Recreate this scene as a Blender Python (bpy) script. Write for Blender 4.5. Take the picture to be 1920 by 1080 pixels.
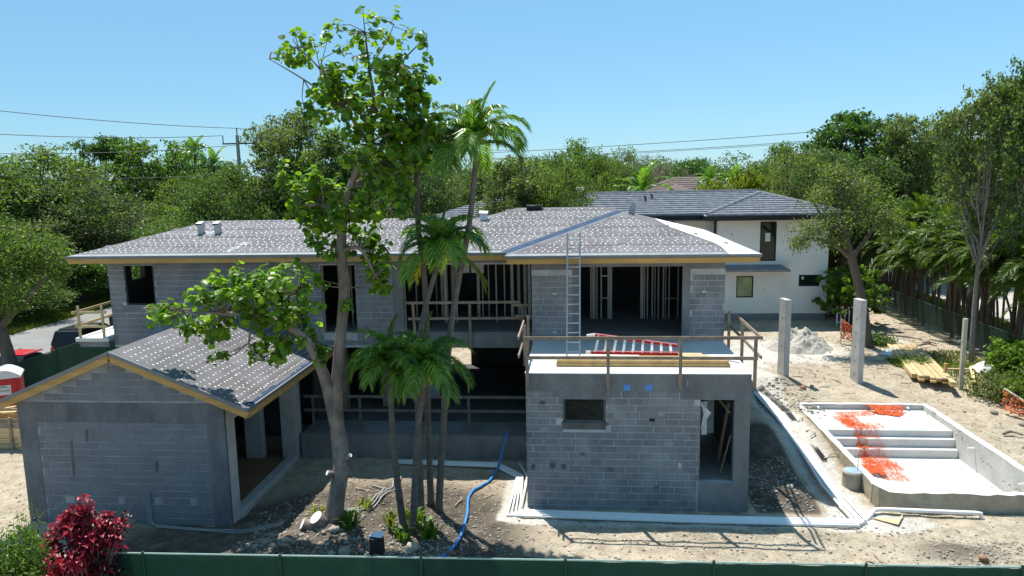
import bpy, math, random
import numpy as np
from math import sin, cos, pi, radians, sqrt, atan2, hypot
from mathutils import Vector, Matrix

scene = bpy.context.scene
for o in list(bpy.data.objects):
    bpy.data.objects.remove(o)
COL = scene.collection
random.seed(7)
RNG = np.random.default_rng(7)

# ------------------------------------------------------------------ camera
CAMZ = 9.757
def cam_axes(p, y, r):
    f = Vector((-sin(y)*cos(p), cos(y)*cos(p), -sin(p)))
    rt = Vector((cos(y), sin(y), 0)); dn = f.cross(rt)
    return rt*cos(r)+dn*sin(r), -rt*sin(r)+dn*cos(r), f
_r, _d, _f = cam_axes(radians(8.51), radians(5.013), radians(1.047))
cd = bpy.data.cameras.new('camera'); cam = bpy.data.objects.new('camera', cd); COL.objects.link(cam)
cd.sensor_width = 36; cd.lens = 26.25; cd.clip_start = .1; cd.clip_end = 6000
_m = Matrix((_r, -_d, -_f)).transposed().to_4x4(); _m.translation = (0, 0, CAMZ)
cam.matrix_world = _m
scene.camera = cam

# ------------------------------------------------------------------ light
TO_SUN = Vector((-.25, .37, 1.0)).normalized()
world = bpy.data.worlds.new('World'); scene.world = world; world.use_nodes = True
wn = world.node_tree.nodes; wl = world.node_tree.links
for n in list(wn): wn.remove(n)
sky = wn.new('ShaderNodeTexSky'); sky.sky_type = 'NISHITA'; sky.sun_disc = False
sky.sun_elevation = math.asin(TO_SUN.z); sky.sun_rotation = atan2(-TO_SUN.x, TO_SUN.y)
sky.altitude = 0; sky.air_density = 1.0; sky.dust_density = 0; sky.ozone_density = 3.5
bg = wn.new('ShaderNodeBackground'); bg.inputs[1].default_value = .085
wo = wn.new('ShaderNodeOutputWorld')
tint = wn.new('ShaderNodeMixRGB'); tint.blend_type = 'MULTIPLY'; tint.inputs[0].default_value = 1; tint.inputs[2].default_value = (.77, .97, 1.13, 1)   # blue tint over the whole sky
wl.new(sky.outputs[0], tint.inputs[1]); even = wn.new('ShaderNodeMixRGB'); even.inputs[0].default_value = .5; even.inputs[2].default_value = (2.5, 5.35, 7.3, 1)   # flat blue blended in evens the sky and lifts the fill
wl.new(tint.outputs[0], even.inputs[1]); wl.new(even.outputs[0], bg.inputs[0]); wl.new(bg.outputs[0], wo.inputs[0])
sd = bpy.data.lights.new('sun', 'SUN'); sd.energy = 5.0; sd.angle = radians(.53); sd.color = (1, .955, .88)
sun = bpy.data.objects.new('sun', sd); COL.objects.link(sun)
sun.rotation_euler = TO_SUN.to_track_quat('Z', 'Y').to_euler(); sun.location = (0, 0, 60)
scene.view_settings.view_transform = 'Standard'; scene.view_settings.look = 'None'
scene.view_settings.exposure = .55; scene.view_settings.gamma = 1
scene.view_settings.use_curve_mapping = False
scene.render.engine = 'CYCLES'
scene.cycles.max_bounces = 7; scene.cycles.diffuse_bounces = 4; scene.cycles.glossy_bounces = 3
scene.cycles.transmission_bounces = 4; scene.cycles.transparent_max_bounces = 8
scene.cycles.caustics_reflective = False; scene.cycles.caustics_refractive = False
scene.render.resolution_x = 1024; scene.render.resolution_y = 576

# ------------------------------------------------------------------ materials
def new_mat(name):
    m = bpy.data.materials.new(name); m.use_nodes = True
    nt = m.node_tree
    for n in list(nt.nodes): nt.nodes.remove(n)
    out = nt.nodes.new('ShaderNodeOutputMaterial'); b = nt.nodes.new('ShaderNodeBsdfPrincipled')
    nt.links.new(b.outputs[0], out.inputs[0])
    return m, nt, b, out
def N(nt, t, **kw):
    n = nt.nodes.new(t)
    for k, v in kw.items(): setattr(n, k, v)
    return n
def ramp(nt, fac, stops):
    r = N(nt, 'ShaderNodeValToRGB'); e = r.color_ramp.elements
    e[0].position, e[0].color = stops[0][0], (*stops[0][1], 1)
    e[1].position, e[1].color = stops[-1][0], (*stops[-1][1], 1)
    for p, c in stops[1:-1]:
        k = e.new(p); k.color = (*c, 1)
    nt.links.new(fac, r.inputs[0]); return r.outputs[0]
def noise(nt, scale, detail=4, rough=.6, vec=None, stretch=None):
    if vec is None: vec = N(nt, 'ShaderNodeTexCoord').outputs['Object']
    if stretch:
        mp = N(nt, 'ShaderNodeMapping'); mp.inputs['Scale'].default_value = stretch
        nt.links.new(vec, mp.inputs['Vector']); vec = mp.outputs[0]
    n = N(nt, 'ShaderNodeTexNoise'); n.inputs['Scale'].default_value = scale
    n.inputs['Detail'].default_value = detail; n.inputs['Roughness'].default_value = rough
    nt.links.new(vec, n.inputs['Vector']); return n.outputs[0]
def mix(nt, a, b, fac, mode='MIX'):
    m = N(nt, 'ShaderNodeMixRGB', blend_type=mode)
    for i, v in ((0, fac), (1, a), (2, b)):
        if isinstance(v, (int, float)): m.inputs[i].default_value = v
        elif isinstance(v, tuple): m.inputs[i].default_value = (*v, 1)
        else: nt.links.new(v, m.inputs[i])
    return m.outputs[0]
def bump(nt, b, h, strength=.3, dist=.02):
    bp = N(nt, 'ShaderNodeBump'); bp.inputs['Strength'].default_value = strength
    bp.inputs['Distance'].default_value = dist
    nt.links.new(h, bp.inputs['Height']); nt.links.new(bp.outputs[0], b.inputs['Normal'])
def mat(name, c, rough=.7, metal=0, spec=.3, var=.25, scale=3., fine=40., bmp=.15, world_co=True, obj_rand=0., stretch=None, tint=None):
    """surface colour with two octaves of uneven tone and a light relief"""
    m, nt, b, out = new_mat(name)
    vec = N(nt, 'ShaderNodeNewGeometry').outputs['Position'] if world_co else None
    n1 = noise(nt, scale, 5, .65, vec, stretch); n2 = noise(nt, fine, 3, .6, vec, stretch)
    lo = tuple(x*(1-var) for x in c); hi = tuple(min(1, x*(1+var)) for x in (tint or c))
    col = ramp(nt, n1, [(.3, lo), (.7, hi)])
    f = ramp(nt, n2, [(.25, (1-var*.6,)*3), (.75, (1+var*.2,)*3)])
    col = mix(nt, col, f, 1., 'MULTIPLY')
    if obj_rand:
        oi = N(nt, 'ShaderNodeObjectInfo')
        r = ramp(nt, oi.outputs['Random'], [(0, (1-obj_rand,)*3), (1, (1+obj_rand*.6, 1+obj_rand*.55, 1+obj_rand*.5))])
        col = mix(nt, col, r, 1., 'MULTIPLY')
    nt.links.new(col, b.inputs['Base Color'])
    b.inputs['Roughness'].default_value = rough; b.inputs['Metallic'].default_value = metal
    b.inputs['Specular IOR Level'].default_value = spec
    if bmp: bump(nt, b, n2, bmp, .02)
    return m
def leaf_mat(name, dark, light, trans=.35, rough=.45, spec=.35, tr_col=None, island=True, obj_var=.3):
    m, nt, b, out = new_mat(name)
    geo = N(nt, 'ShaderNodeNewGeometry'); oi = N(nt, 'ShaderNodeObjectInfo')
    col = ramp(nt, geo.outputs['Random Per Island'] if island else noise(nt, 6), [(.0, dark), (.85, light), (1., tuple(min(1, x*1.35) for x in light))])
    r = ramp(nt, oi.outputs['Random'], [(0, (1-obj_var, 1-obj_var*.8, 1-obj_var*.6)), (1, (1+obj_var, 1+obj_var*.8, 1-obj_var*.3))])
    col = mix(nt, col, r, 1., 'MULTIPLY')
    nt.links.new(col, b.inputs['Base Color'])
    b.inputs['Roughness'].default_value = rough; b.inputs['Specular IOR Level'].default_value = spec
    t = N(nt, 'ShaderNodeBsdfTranslucent')
    tc = mix(nt, col, tr_col or (1.5, 1.6, .6), 1., 'MULTIPLY')
    nt.links.new(tc, t.inputs[0])
    ms = N(nt, 'ShaderNodeMixShader'); ms.inputs[0].default_value = trans
    nt.links.new(b.outputs[0], ms.inputs[1]); nt.links.new(t.outputs[0], ms.inputs[2])
    nt.links.new(ms.outputs[0], out.inputs[0])
    return m

M = {}
M['block'] = mat('concrete_block', (.252, .260, .275), .9, var=.26, scale=1.1, fine=45, bmp=.6, obj_rand=.12, spec=.15)
M['gmortar'] = mat('dull_mortar', (.33, .34, .36), .95, var=.3, scale=1.2, fine=30, bmp=.4, spec=.1)
M['mortar'] = mat('mortar', (.48, .485, .50), .95, var=.22, scale=1.6, fine=50, bmp=.4, spec=.1)
M['gblock'] = mat('blue_grey_block', (.200, .212, .232), .9, var=.12, scale=1.4, fine=60, bmp=.5, obj_rand=.08, spec=.15)
M['darkbeam'] = mat('dark_concrete', (.160, .166, .177), .9, var=.35, scale=1.3, fine=20, bmp=.35, stretch=(1, 1, .5), spec=.15)  # darker concrete tone for the garage frame
M['stain_shade'] = mat('dark_patch_mortar', (.13, .125, .12), .95, var=.3, scale=3)
M['smear'] = mat('mortar_smear', (.34, .34, .335), .95, var=.25, scale=4)
M['beam'] = mat('poured_concrete', (.212, .215, .22), .9, var=.28, scale=1.1, fine=24, bmp=.35, stretch=(1, 1, .45), spec=.15)
M['slab'] = mat('floor_concrete', (.27, .265, .255), .85, var=.15, scale=.9, fine=20, bmp=.2)
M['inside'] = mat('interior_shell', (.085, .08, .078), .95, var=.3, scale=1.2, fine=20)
M['deckcoat'] = mat('deck_coating', (.64, .635, .62), .7, var=.08, scale=1.2, fine=30, bmp=.1)
M['felt'] = mat('roof_underlayment', (.150, .143, .15), .85, var=.3, scale=.55, fine=30, bmp=.2, tint=(.168, .163, .172))
M['felt2'] = mat('roof_underlayment_lap', (.135, .128, .134), .85, var=.25, scale=.9, fine=30, bmp=.2)
M['felt_edge'] = mat('roof_edge_membrane', (.25, .27, .29), .6, var=.25, scale=4)
M['bluefelt'] = mat('valley_membrane', (.020, .055, .125), .8, var=.25, scale=2.5)
M['paleblue'] = mat('valley_lap', (.135, .15, .175), .7, var=.2, scale=2)
M['whitefelt'] = mat('white_underlayment', (.74, .74, .76), .6, var=.08, scale=2)
M['tin'] = mat('tin_cap', (.74, .74, .75), .45, metal=.0, var=.05, spec=.5, bmp=0)
M['drip'] = mat('drip_edge', (.20, .21, .225), .55, metal=.2, var=.15, scale=2)
M['fascia'] = mat('fascia_board', (.50, .30, .10), .75, var=.2, scale=2, fine=30, stretch=(.3, 1, 4))
M['lumber'] = mat('yellow_lumber', (.55, .36, .15), .8, var=.2, scale=3, fine=40, obj_rand=.2)
M['greywood'] = mat('weathered_lumber', (.30, .235, .18), .85, var=.3, scale=4, fine=40, obj_rand=.2)
M['palewood'] = mat('pale_lumber', (.62, .47, .26), .8, var=.2, scale=4, fine=40, obj_rand=.2)
M['galv'] = mat('galvanised_steel', (.50, .50, .50), .45, metal=.55, var=.15, scale=6)
M['galvlit'] = mat('stud_steel', (.50, .46, .41), .5, metal=.25, var=.15, scale=6)
M['alu'] = mat('aluminium', (.42, .43, .44), .45, metal=.5, var=.08)
M['red'] = mat('red_fibreglass', (.50, .025, .03), .5, var=.12)
M['white'] = mat('white_pvc', (.82, .82, .81), .4, var=.05, bmp=0)
M['greypipe'] = mat('grey_conduit', (.34, .35, .35), .5, var=.1, bmp=0)
M['black'] = mat('black_rubber', (.02, .02, .02), .7, var=.2)
M['blackpipe'] = mat('black_hose', (.05, .052, .055), .6, var=.2)
M['bluehose'] = mat('blue_hose', (.06, .26, .62), .5, var=.1)
M['bluetape'] = mat('blue_patch', (.10, .30, .75), .6, var=.1)
M['stucco'] = mat('white_stucco', (.86, .84, .80), .9, var=.05, scale=1.5, fine=50, bmp=.3)
M['plinth'] = mat('grey_plinth', (.24, .25, .26), .9, var=.15)
M['tile'] = mat('slate_grey_tile', (.33, .335, .355), .5, var=.22, scale=2.5, fine=12, spec=.4)
M['tilecap'] = mat('tile_cap', (.23, .235, .25), .5, var=.3, scale=4)
M['browntile'] = mat('brown_tile', (.13, .095, .085), .7, var=.25, scale=2)
M['darkframe'] = mat('dark_frame', (.018, .018, .02), .4, var=.1, bmp=0)
M['poolc'] = mat('pool_plaster', (.62, .61, .58), .85, var=.1, scale=1.5, fine=18, bmp=.15)
M['poolwall'] = mat('pool_wall_concrete', (.50, .50, .48), .9, var=.2, scale=1.2, fine=18, bmp=.25)
M['gunite'] = mat('rough_gunite', (.40, .355, .27), .95, var=.22, scale=2, fine=25, bmp=.6)
M['column'] = mat('pale_concrete', (.46, .455, .44), .85, var=.18, scale=1.5, fine=22, bmp=.25)
M['post'] = mat('pale_post', (.50, .46, .36), .85, var=.15, scale=3)
M['orange'] = mat('orange_net', (.82, .17, .05), .6, var=.1, bmp=0)
M['plastic'] = mat('clear_plastic_sheet', (.66, .68, .70), .25, var=.1, spec=.6)
M['bluelid'] = mat('bluish_lid', (.30, .42, .55), .35, var=.15)
M['rock'] = mat('limestone', (.40, .355, .29), .95, var=.3, scale=5, fine=30, obj_rand=.25)
M['redrock'] = mat('reddish_stone', (.30, .17, .11), .95, var=.3, scale=5, fine=30)
M['sand'] = mat('white_sand', (.44, .41, .355), .95, var=.25, scale=1.5, fine=14, bmp=.6)
M['asphalt'] = mat('asphalt', (.23, .228, .222), .95, var=.12, scale=.6, fine=12)
M['roadpaint'] = mat('faded_yellow_paint', (.40, .33, .16), .9, var=.25, scale=3)
M['paving'] = mat('beige_paving', (.42, .385, .34), .95, var=.12, scale=.5, fine=6)
M['bark'] = mat('grey_brown_bark', (.145, .118, .095), .95, var=.32, scale=3, fine=14, bmp=.8, stretch=(1, 1, .35))
M['darkbark'] = mat('black_bark', (.035, .03, .027), .95, var=.3, scale=4, fine=14, bmp=.8)  # near-black bark for the stump body
M['palebark'] = mat('pale_grey_bark', (.24, .225, .205), .95, var=.3, scale=3, fine=12, bmp=.6)
M['sgbark'] = mat('mottled_smooth_bark', (.175, .135, .11), .9, var=.42, scale=2.2, fine=9, bmp=.5, tint=(.25, .20, .17), stretch=(1, 1, .5))
M['palmbark'] = mat('ringed_palm_bark', (.135, .12, .105), .95, var=.3, scale=2, fine=9, bmp=.7, stretch=(.4, .4, 2.6))
M['arecabark'] = mat('brown_cane_bark', (.16, .115, .08), .9, var=.3, scale=3, fine=10)
M['shaft'] = mat('green_crownshaft', (.16, .22, .06), .5, var=.2, scale=3)
M['cut'] = mat('cut_wood', (.78, .79, .78), .85, var=.12, scale=5)
M['deadwood'] = mat('grey_dead_twig', (.22, .17, .14), .95, var=.25)
M['polec'] = mat('concrete_pole', (.36, .35, .33), .9, var=.12)
M['wire'] = mat('dark_wire', (.06, .065, .07), .6, var=.1, bmp=0)
M['carblack'] = mat('black_car_paint', (.008, .009, .011), .3, var=.1, spec=.35, bmp=0)
M['carred'] = mat('red_car_paint', (.55, .02, .03), .25, var=.08, spec=.6, bmp=0)
M['taillight'] = mat('red_lamp_lens', (.35, .01, .01), .2, var=.1, spec=.6, bmp=0)
M['toilet'] = mat('red_plastic', (.50, .03, .04), .5, var=.1)
M['toiletroof'] = mat('white_plastic', (.70, .71, .72), .5, var=.08)
M['ink'] = mat('dark_print', (.05, .12, .10), .6, bmp=0)
M['green_screen'] = None
M['sg'] = leaf_mat('sea_grape_leaf', (.040, .100, .014), (.175, .300, .026), .52, .40, .42, island=True)
M['palm'] = leaf_mat('palm_leaflet', (.060, .140, .022), (.20, .345, .05), .44, .32, .5)
M['palmy'] = leaf_mat('yellowing_leaflet', (.12, .12, .02), (.26, .22, .03), .35, .45, .3)
M['areca'] = leaf_mat('areca_leaflet', (.034, .082, .015), (.135, .20, .028), .38, .4, .35)
M['oak'] = leaf_mat('oak_leaf', (.055, .105, .030), (.135, .205, .058), .42, .5, .3)
M['olive'] = leaf_mat('olive_leaf', (.075, .112, .045), (.165, .210, .088), .42, .5, .3)
M['dome'] = leaf_mat('dark_leaf', (.030, .075, .018), (.080, .155, .032), .38, .42, .35)
M['bright'] = leaf_mat('yellow_green_leaf', (.10, .14, .015), (.23, .27, .03), .4, .5, .3)
M['fresh'] = leaf_mat('fresh_green_leaf', (.055, .115, .018), (.15, .25, .035), .42, .45, .3)
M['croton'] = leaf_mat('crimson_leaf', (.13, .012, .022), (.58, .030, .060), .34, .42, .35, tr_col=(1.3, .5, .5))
M['crotondark'] = leaf_mat('maroon_shade_leaf', (.020, .008, .012), (.06, .014, .022), .15, .35, .4, tr_col=(1.3, .6, .6))
M['grass'] = leaf_mat('grass_blade', (.08, .12, .02), (.18, .20, .05), .3, .6, .2)

# block-wall screen cloth of the fences
m, nt, b, out = new_mat('green_screen_cloth')
geo = N(nt, 'ShaderNodeNewGeometry').outputs['Position']
col = ramp(nt, noise(nt, 1.2, 4, .6, geo), [(.3, (.006, .032, .023)), (.7, (.013, .064, .042))])
nt.links.new(col, b.inputs['Base Color']); b.inputs['Roughness'].default_value = .8
wv = noise(nt, 90, 2, .5, geo); bump(nt, b, wv, .5, .01)
t = N(nt, 'ShaderNodeBsdfTranslucent'); t.inputs[0].default_value = (.008, .05, .03, 1)
ms = N(nt, 'ShaderNodeMixShader'); ms.inputs[0].default_value = .3
nt.links.new(b.outputs[0], ms.inputs[1]); nt.links.new(t.outputs[0], ms.inputs[2])
nt.links.new(ms.outputs[0], out.inputs[0])
M['screen'] = m
M['darkrail'] = mat('dark_green_rail', (.03, .075, .06), .5, var=.1, bmp=0)
M['sheer'] = None
M['greenpipe'] = mat('green_coated_pipe', (.012, .045, .032), .5, var=.1, bmp=0)
M['greenwire'] = mat('green_coated_wire', (.02, .075, .05), .5, var=.1, bmp=0)
M['palerail'] = mat('pale_green_rail', (.30, .42, .38), .45, var=.1, bmp=0)
# sheerer cloth for the fence in front of the palms
m, nt, b, out = new_mat('sheer_screen_cloth')
b.inputs['Base Color'].default_value = (.006, .03, .022, 1); b.inputs['Roughness'].default_value = .8
t = N(nt, 'ShaderNodeBsdfTransparent'); ms = N(nt, 'ShaderNodeMixShader'); ms.inputs[0].default_value = .42
nt.links.new(b.outputs[0], ms.inputs[1]); nt.links.new(t.outputs[0], ms.inputs[2]); nt.links.new(ms.outputs[0], out.inputs[0])
M['sheer'] = m
# window glass: reflects the trees opposite
m, nt, b, out = new_mat('window_glass')
b.inputs['Base Color'].default_value = (.012, .022, .018, 1); b.inputs['Roughness'].default_value = .04
b.inputs['Specular IOR Level'].default_value = .35
M['glass'] = m
m, nt, b, out = new_mat('obscured_glass')
c = ramp(nt, noise(nt, 2.2, 3), [(.35, (.14, .22, .09)), (.65, (.30, .38, .20))])
nt.links.new(c, b.inputs['Base Color']); b.inputs['Roughness'].default_value = .1; M['greenglass'] = m

# ground: sand, dark soil, grass and white sand laid by masks stored on the sheet
m, nt, b, out = new_mat('site_ground')
pos = N(nt, 'ShaderNodeNewGeometry').outputs['Position']
at = N(nt, 'ShaderNodeAttribute', attribute_name='masks')
sep = N(nt, 'ShaderNodeSeparateColor'); nt.links.new(at.outputs['Color'], sep.inputs[0])
nbig = noise(nt, .35, 6, .65, pos); nmid = noise(nt, 2.3, 6, .7, pos); nfin = noise(nt, 16, 4, .7, pos)
sandc = ramp(nt, nmid, [(.28, (.31, .255, .18)), (.5, (.48, .41, .31)), (.72, (.60, .53, .42))])
soilc = ramp(nt, nmid, [(.28, (.075, .060, .048)), (.55, (.155, .130, .103)), (.75, (.29, .25, .205))])
whitec = ramp(nt, nmid, [(.3, (.52, .49, .43)), (.7, (.66, .63, .57))])
grassc = ramp(nt, nmid, [(.3, (.05, .075, .018)), (.55, (.12, .15, .03)), (.75, (.22, .22, .07))])
def edge(mask, amp=.55):
    a = N(nt, 'ShaderNodeMath', operation='MULTIPLY_ADD'); a.inputs[1].default_value = amp; a.inputs[2].default_value = -amp/2
    nt.links.new(nmid, a.inputs[0])
    s = N(nt, 'ShaderNodeMath', operation='ADD'); nt.links.new(mask, s.inputs[0]); nt.links.new(a.outputs[0], s.inputs[1])
    mr = N(nt, 'ShaderNodeMapRange'); mr.inputs[1].default_value = .32; mr.inputs[2].default_value = .62
    nt.links.new(s.outputs[0], mr.inputs[0]); return mr.outputs[0]
c = mix(nt, sandc, soilc, edge(sep.outputs[0])); c = mix(nt, c, whitec, edge(sep.outputs[2])); c = mix(nt, c, grassc, edge(sep.outputs[1]))
big = ramp(nt, nbig, [(.3, (.82, .82, .82)), (.7, (1.1, 1.1, 1.1))]); c = mix(nt, c, big, 1., 'MULTIPLY')
fin = ramp(nt, nfin, [(.3, (.72, .71, .70)), (.65, (1.08, 1.08, 1.08))]); c = mix(nt, c, fin, 1., 'MULTIPLY')
nt.links.new(c, b.inputs['Base Color']); b.inputs['Roughness'].default_value = .97; b.inputs['Specular IOR Level'].default_value = .1
hsum = N(nt, 'ShaderNodeMath', operation='MULTIPLY_ADD'); hsum.inputs[1].default_value = .35
nt.links.new(nfin, hsum.inputs[0]); nt.links.new(nmid, hsum.inputs[2])
bump(nt, b, hsum.outputs[0], 1., .13)
M['ground'] = m

# ------------------------------------------------------------------ mesh helpers
class MB:
    def __init__(s): s.v = []; s.f = []; s.mi = []; s.cur = 0
    def add(s, vs, fs):
        b = len(s.v); s.v.extend(tuple(p) for p in vs)
        s.f.extend(tuple(i+b for i in f) for f in fs); s.mi.extend([s.cur]*len(fs)); return s
    def box(s, x0, x1, y0, y1, z0, z1):
        return s.add([(x0, y0, z0), (x1, y0, z0), (x1, y1, z0), (x0, y1, z0), (x0, y0, z1), (x1, y0, z1), (x1, y1, z1), (x0, y1, z1)],
                     [(0, 3, 2, 1), (4, 5, 6, 7), (0, 1, 5, 4), (1, 2, 6, 5), (2, 3, 7, 6), (3, 0, 4, 7)])
    def cbox(s, x0, x1, y0, y1, z0, z1, c=.01):
        "box with chamfered edges along its length axes (chamfer all 12 edges by inset faces)"
        X = (x0, x1); Y = (y0, y1); Z = (z0, z1); v = []; idx = {}
        for i in (0, 1):
            for j in (0, 1):
                for k in (0, 1):
                    p = [X[i], Y[j], Z[k]]; d = [c if i == 0 else -c, c if j == 0 else -c, c if k == 0 else -c]
                    for a in range(3):
                        q = [p[t]+(d[t] if t != a else 0) for t in range(3)]
                        idx[(i, j, k, a)] = len(v); v.append(q)
        f = []
        for a in range(3):
            u, w = [t for t in range(3) if t != a]
            for s_ in (0, 1):
                ring = []
                for (p, q) in ((0, 0), (1, 0), (1, 1), (0, 1)):
                    key = [0, 0, 0]; key[a] = s_; key[u] = p; key[w] = q; ring.append(idx[(*key, a)])
                f.append(ring if (s_ == 1) == (a != 1) else ring[::-1])
        for a in range(3):
            u, w = [t for t in range(3) if t != a]
            for p in (0, 1):
                for q in (0, 1):
                    k0 = [0, 0, 0]; k1 = [0, 0, 0]; k0[u] = k1[u] = p; k0[w] = k1[w] = q; k1[a] = 1
                    f.append([idx[(*k0, u)], idx[(*k1, u)], idx[(*k1, w)], idx[(*k0, w)]])
        for i in (0, 1):
            for j in (0, 1):
                for k in (0, 1): f.append([idx[(i, j, k, 0)], idx[(i, j, k, 1)], idx[(i, j, k, 2)]])
        return s.add(v, f)
    def obox(s, a, b, w, h, up=(0, 0, 1)):
        "beam from a to b, width w, height h"
        a = Vector(a); b = Vector(b); d = (b-a).normalized(); up = Vector(up)
        x = d.cross(up)
        if x.length < 1e-4: x = d.cross(Vector((0, 1, 0)))
        x.normalize(); z = x.cross(d).normalized()
        vs = [p+x*(w/2*i)+z*(h/2*j) for p in (a, b) for (i, j) in ((-1, -1), (1, -1), (1, 1), (-1, 1))]
        return s.add(vs, [(0, 1, 2, 3), (7, 6, 5, 4), (0, 4, 5, 1), (1, 5, 6, 2), (2, 6, 7, 3), (3, 7, 4, 0)])
    def tube(s, pts, rad, n=8, cap=True):
        pts = [Vector(p) for p in pts]
        if not hasattr(rad, '__len__'): rad = [rad]*len(pts)
        ref = Vector((0, 0, 1)) if abs((pts[-1]-pts[0]).normalized().z) < .9 else Vector((1, 0, 0))
        vs = []; fs = []
        for i, p in enumerate(pts):
            d = (pts[min(i+1, len(pts)-1)]-pts[max(i-1, 0)]).normalized()
            x = d.cross(ref).normalized(); y = x.cross(d)
            for k in range(n):
                a = 2*pi*k/n; vs.append(p+(x*cos(a)+y*sin(a))*rad[i])
        for i in range(len(pts)-1):
            for k in range(n): fs.append((i*n+k, (i+1)*n+k, (i+1)*n+(k+1) % n, i*n+(k+1) % n))
        if cap:
            fs.append(tuple(range(n))); fs.append(tuple(reversed(range((len(pts)-1)*n, len(pts)*n))))
        return s.add(vs, fs)
    def poly(s, pts, thick=0, down=(0, 0, -1)):
        n = len(pts); P = [Vector(p) for p in pts]
        if not thick: return s.add(P, [tuple(range(n))])
        D = Vector(down)*thick
        return s.add(P+[p+D for p in P], [tuple(range(n)), tuple(range(2*n-1, n-1, -1))]+[(i, i+n, (i+1) % n+n, (i+1) % n) for i in range(n)])
    def disc(s, c, nrm, r, n=8, squash=1.):
        c = Vector(c); nrm = Vector(nrm).normalized(); x = nrm.orthogonal().normalized(); y = nrm.cross(x)
        return s.add([c+x*(r*cos(2*pi*k/n))+y*(r*squash*sin(2*pi*k/n)) for k in range(n)], [tuple(range(n))])
    def mesh(s, name, mats, smooth=False):
        me = bpy.data.meshes.new(name); me.from_pydata([tuple(p) for p in s.v], [], s.f)
        mats = mats if isinstance(mats, (list, tuple)) else [mats]
        for x in mats: me.materials.append(x)
        if len(mats) > 1: me.polygons.foreach_set('material_index', s.mi)
        if smooth: me.polygons.foreach_set('use_smooth', [True]*len(s.f))
        me.update(); return me
    def build(s, name, mats, parent=None, smooth=False):
        return link(name, s.mesh(name, mats, smooth), parent)
def link(name, me, parent=None, loc=None, rot=None, scale=None):
    o = bpy.data.objects.new(name, me); COL.objects.link(o)
    if parent is not None: o.parent = parent
    if loc is not None: o.location = loc
    if rot is not None: o.rotation_euler = rot
    if scale is not None: o.scale = scale if hasattr(scale, '__len__') else (scale,)*3
    return o
def tag(o, label, cat, group=None):
    o['label'] = label; o['category'] = cat
    if group: o['group'] = group
    return o
def thing(name, label, cat, loc=(0, 0, 0), rz=0, group=None):
    o = bpy.data.objects.new(name, None); COL.objects.link(o); o.location = loc; o.rotation_euler = (0, 0, rz)
    o.empty_display_size = .2
    return tag(o, label, cat, group)
def kids(o): return [c for c in bpy.data.objects if c.parent == o]
def dup(root, loc, rz=None, label=None, scale=None):
    def cp(o, par):
        c = o.copy(); COL.objects.link(c)
        if par is not None: c.parent = par
        for ch in CH.get(o.name, ()): cp(ch, c)
        return c
    CH = {}
    for o in bpy.data.objects:
        if o.parent: CH.setdefault(o.parent.name, []).append(o)
    r = cp(root, None); r.location = loc
    if rz is not None: r.rotation_euler = (0, 0, rz)
    if scale is not None: r.scale = scale
    if label: r['label'] = label
    return r
def np_mesh(name, verts, faces, mats, mi=None, smooth=False):
    me = bpy.data.meshes.new(name); nf, k = faces.shape
    me.vertices.add(len(verts)); me.vertices.foreach_set('co', np.asarray(verts, np.float32).ravel())
    me.loops.add(nf*k); me.loops.foreach_set('vertex_index', faces.astype(np.int32).ravel())
    me.polygons.add(nf); me.polygons.foreach_set('loop_start', np.arange(nf, dtype=np.int32)*k)
    me.polygons.foreach_set('loop_total', np.full(nf, k, np.int32))
    for x in (mats if isinstance(mats, (list, tuple)) else [mats]): me.materials.append(x)
    if mi is not None: me.polygons.foreach_set('material_index', mi.astype(np.int32))
    if smooth: me.polygons.foreach_set('use_smooth', np.ones(nf, bool))
    me.update(calc_edges=True); return me

# ------------------------------------------------------------------ ground
def vnoise(x, y, seed=0):
    xi = np.floor(x).astype(np.int64); yi = np.floor(y).astype(np.int64); fx = x-xi; fy = y-yi
    def h(a, b):
        n = (a*374761393+b*668265263+seed*974711) & 0x7fffffff
        n = ((n ^ (n >> 13))*1274126177) & 0x7fffffff
        return ((n ^ (n >> 16)) & 0xffff)/65535.
    u = fx*fx*(3-2*fx); v = fy*fy*(3-2*fy)
    return (h(xi, yi)*(1-u)+h(xi+1, yi)*u)*(1-v)+(h(xi, yi+1)*(1-u)+h(xi+1, yi+1)*u)*v-.5
def fbm(x, y, f, o=4, seed=0):
    s = 0; a = 1
    for i in range(o): s = s+a*vnoise(x*f, y*f, seed+i); f *= 2.1; a *= .55
    return s
def sst(a, b, x):
    t = np.clip((x-a)/(b-a), 0, 1); return t*t*(3-2*t)
def gauss(x, y, cx, cy, rx, ry): return np.exp(-(((x-cx)/rx)**2+((y-cy)/ry)**2))
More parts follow.
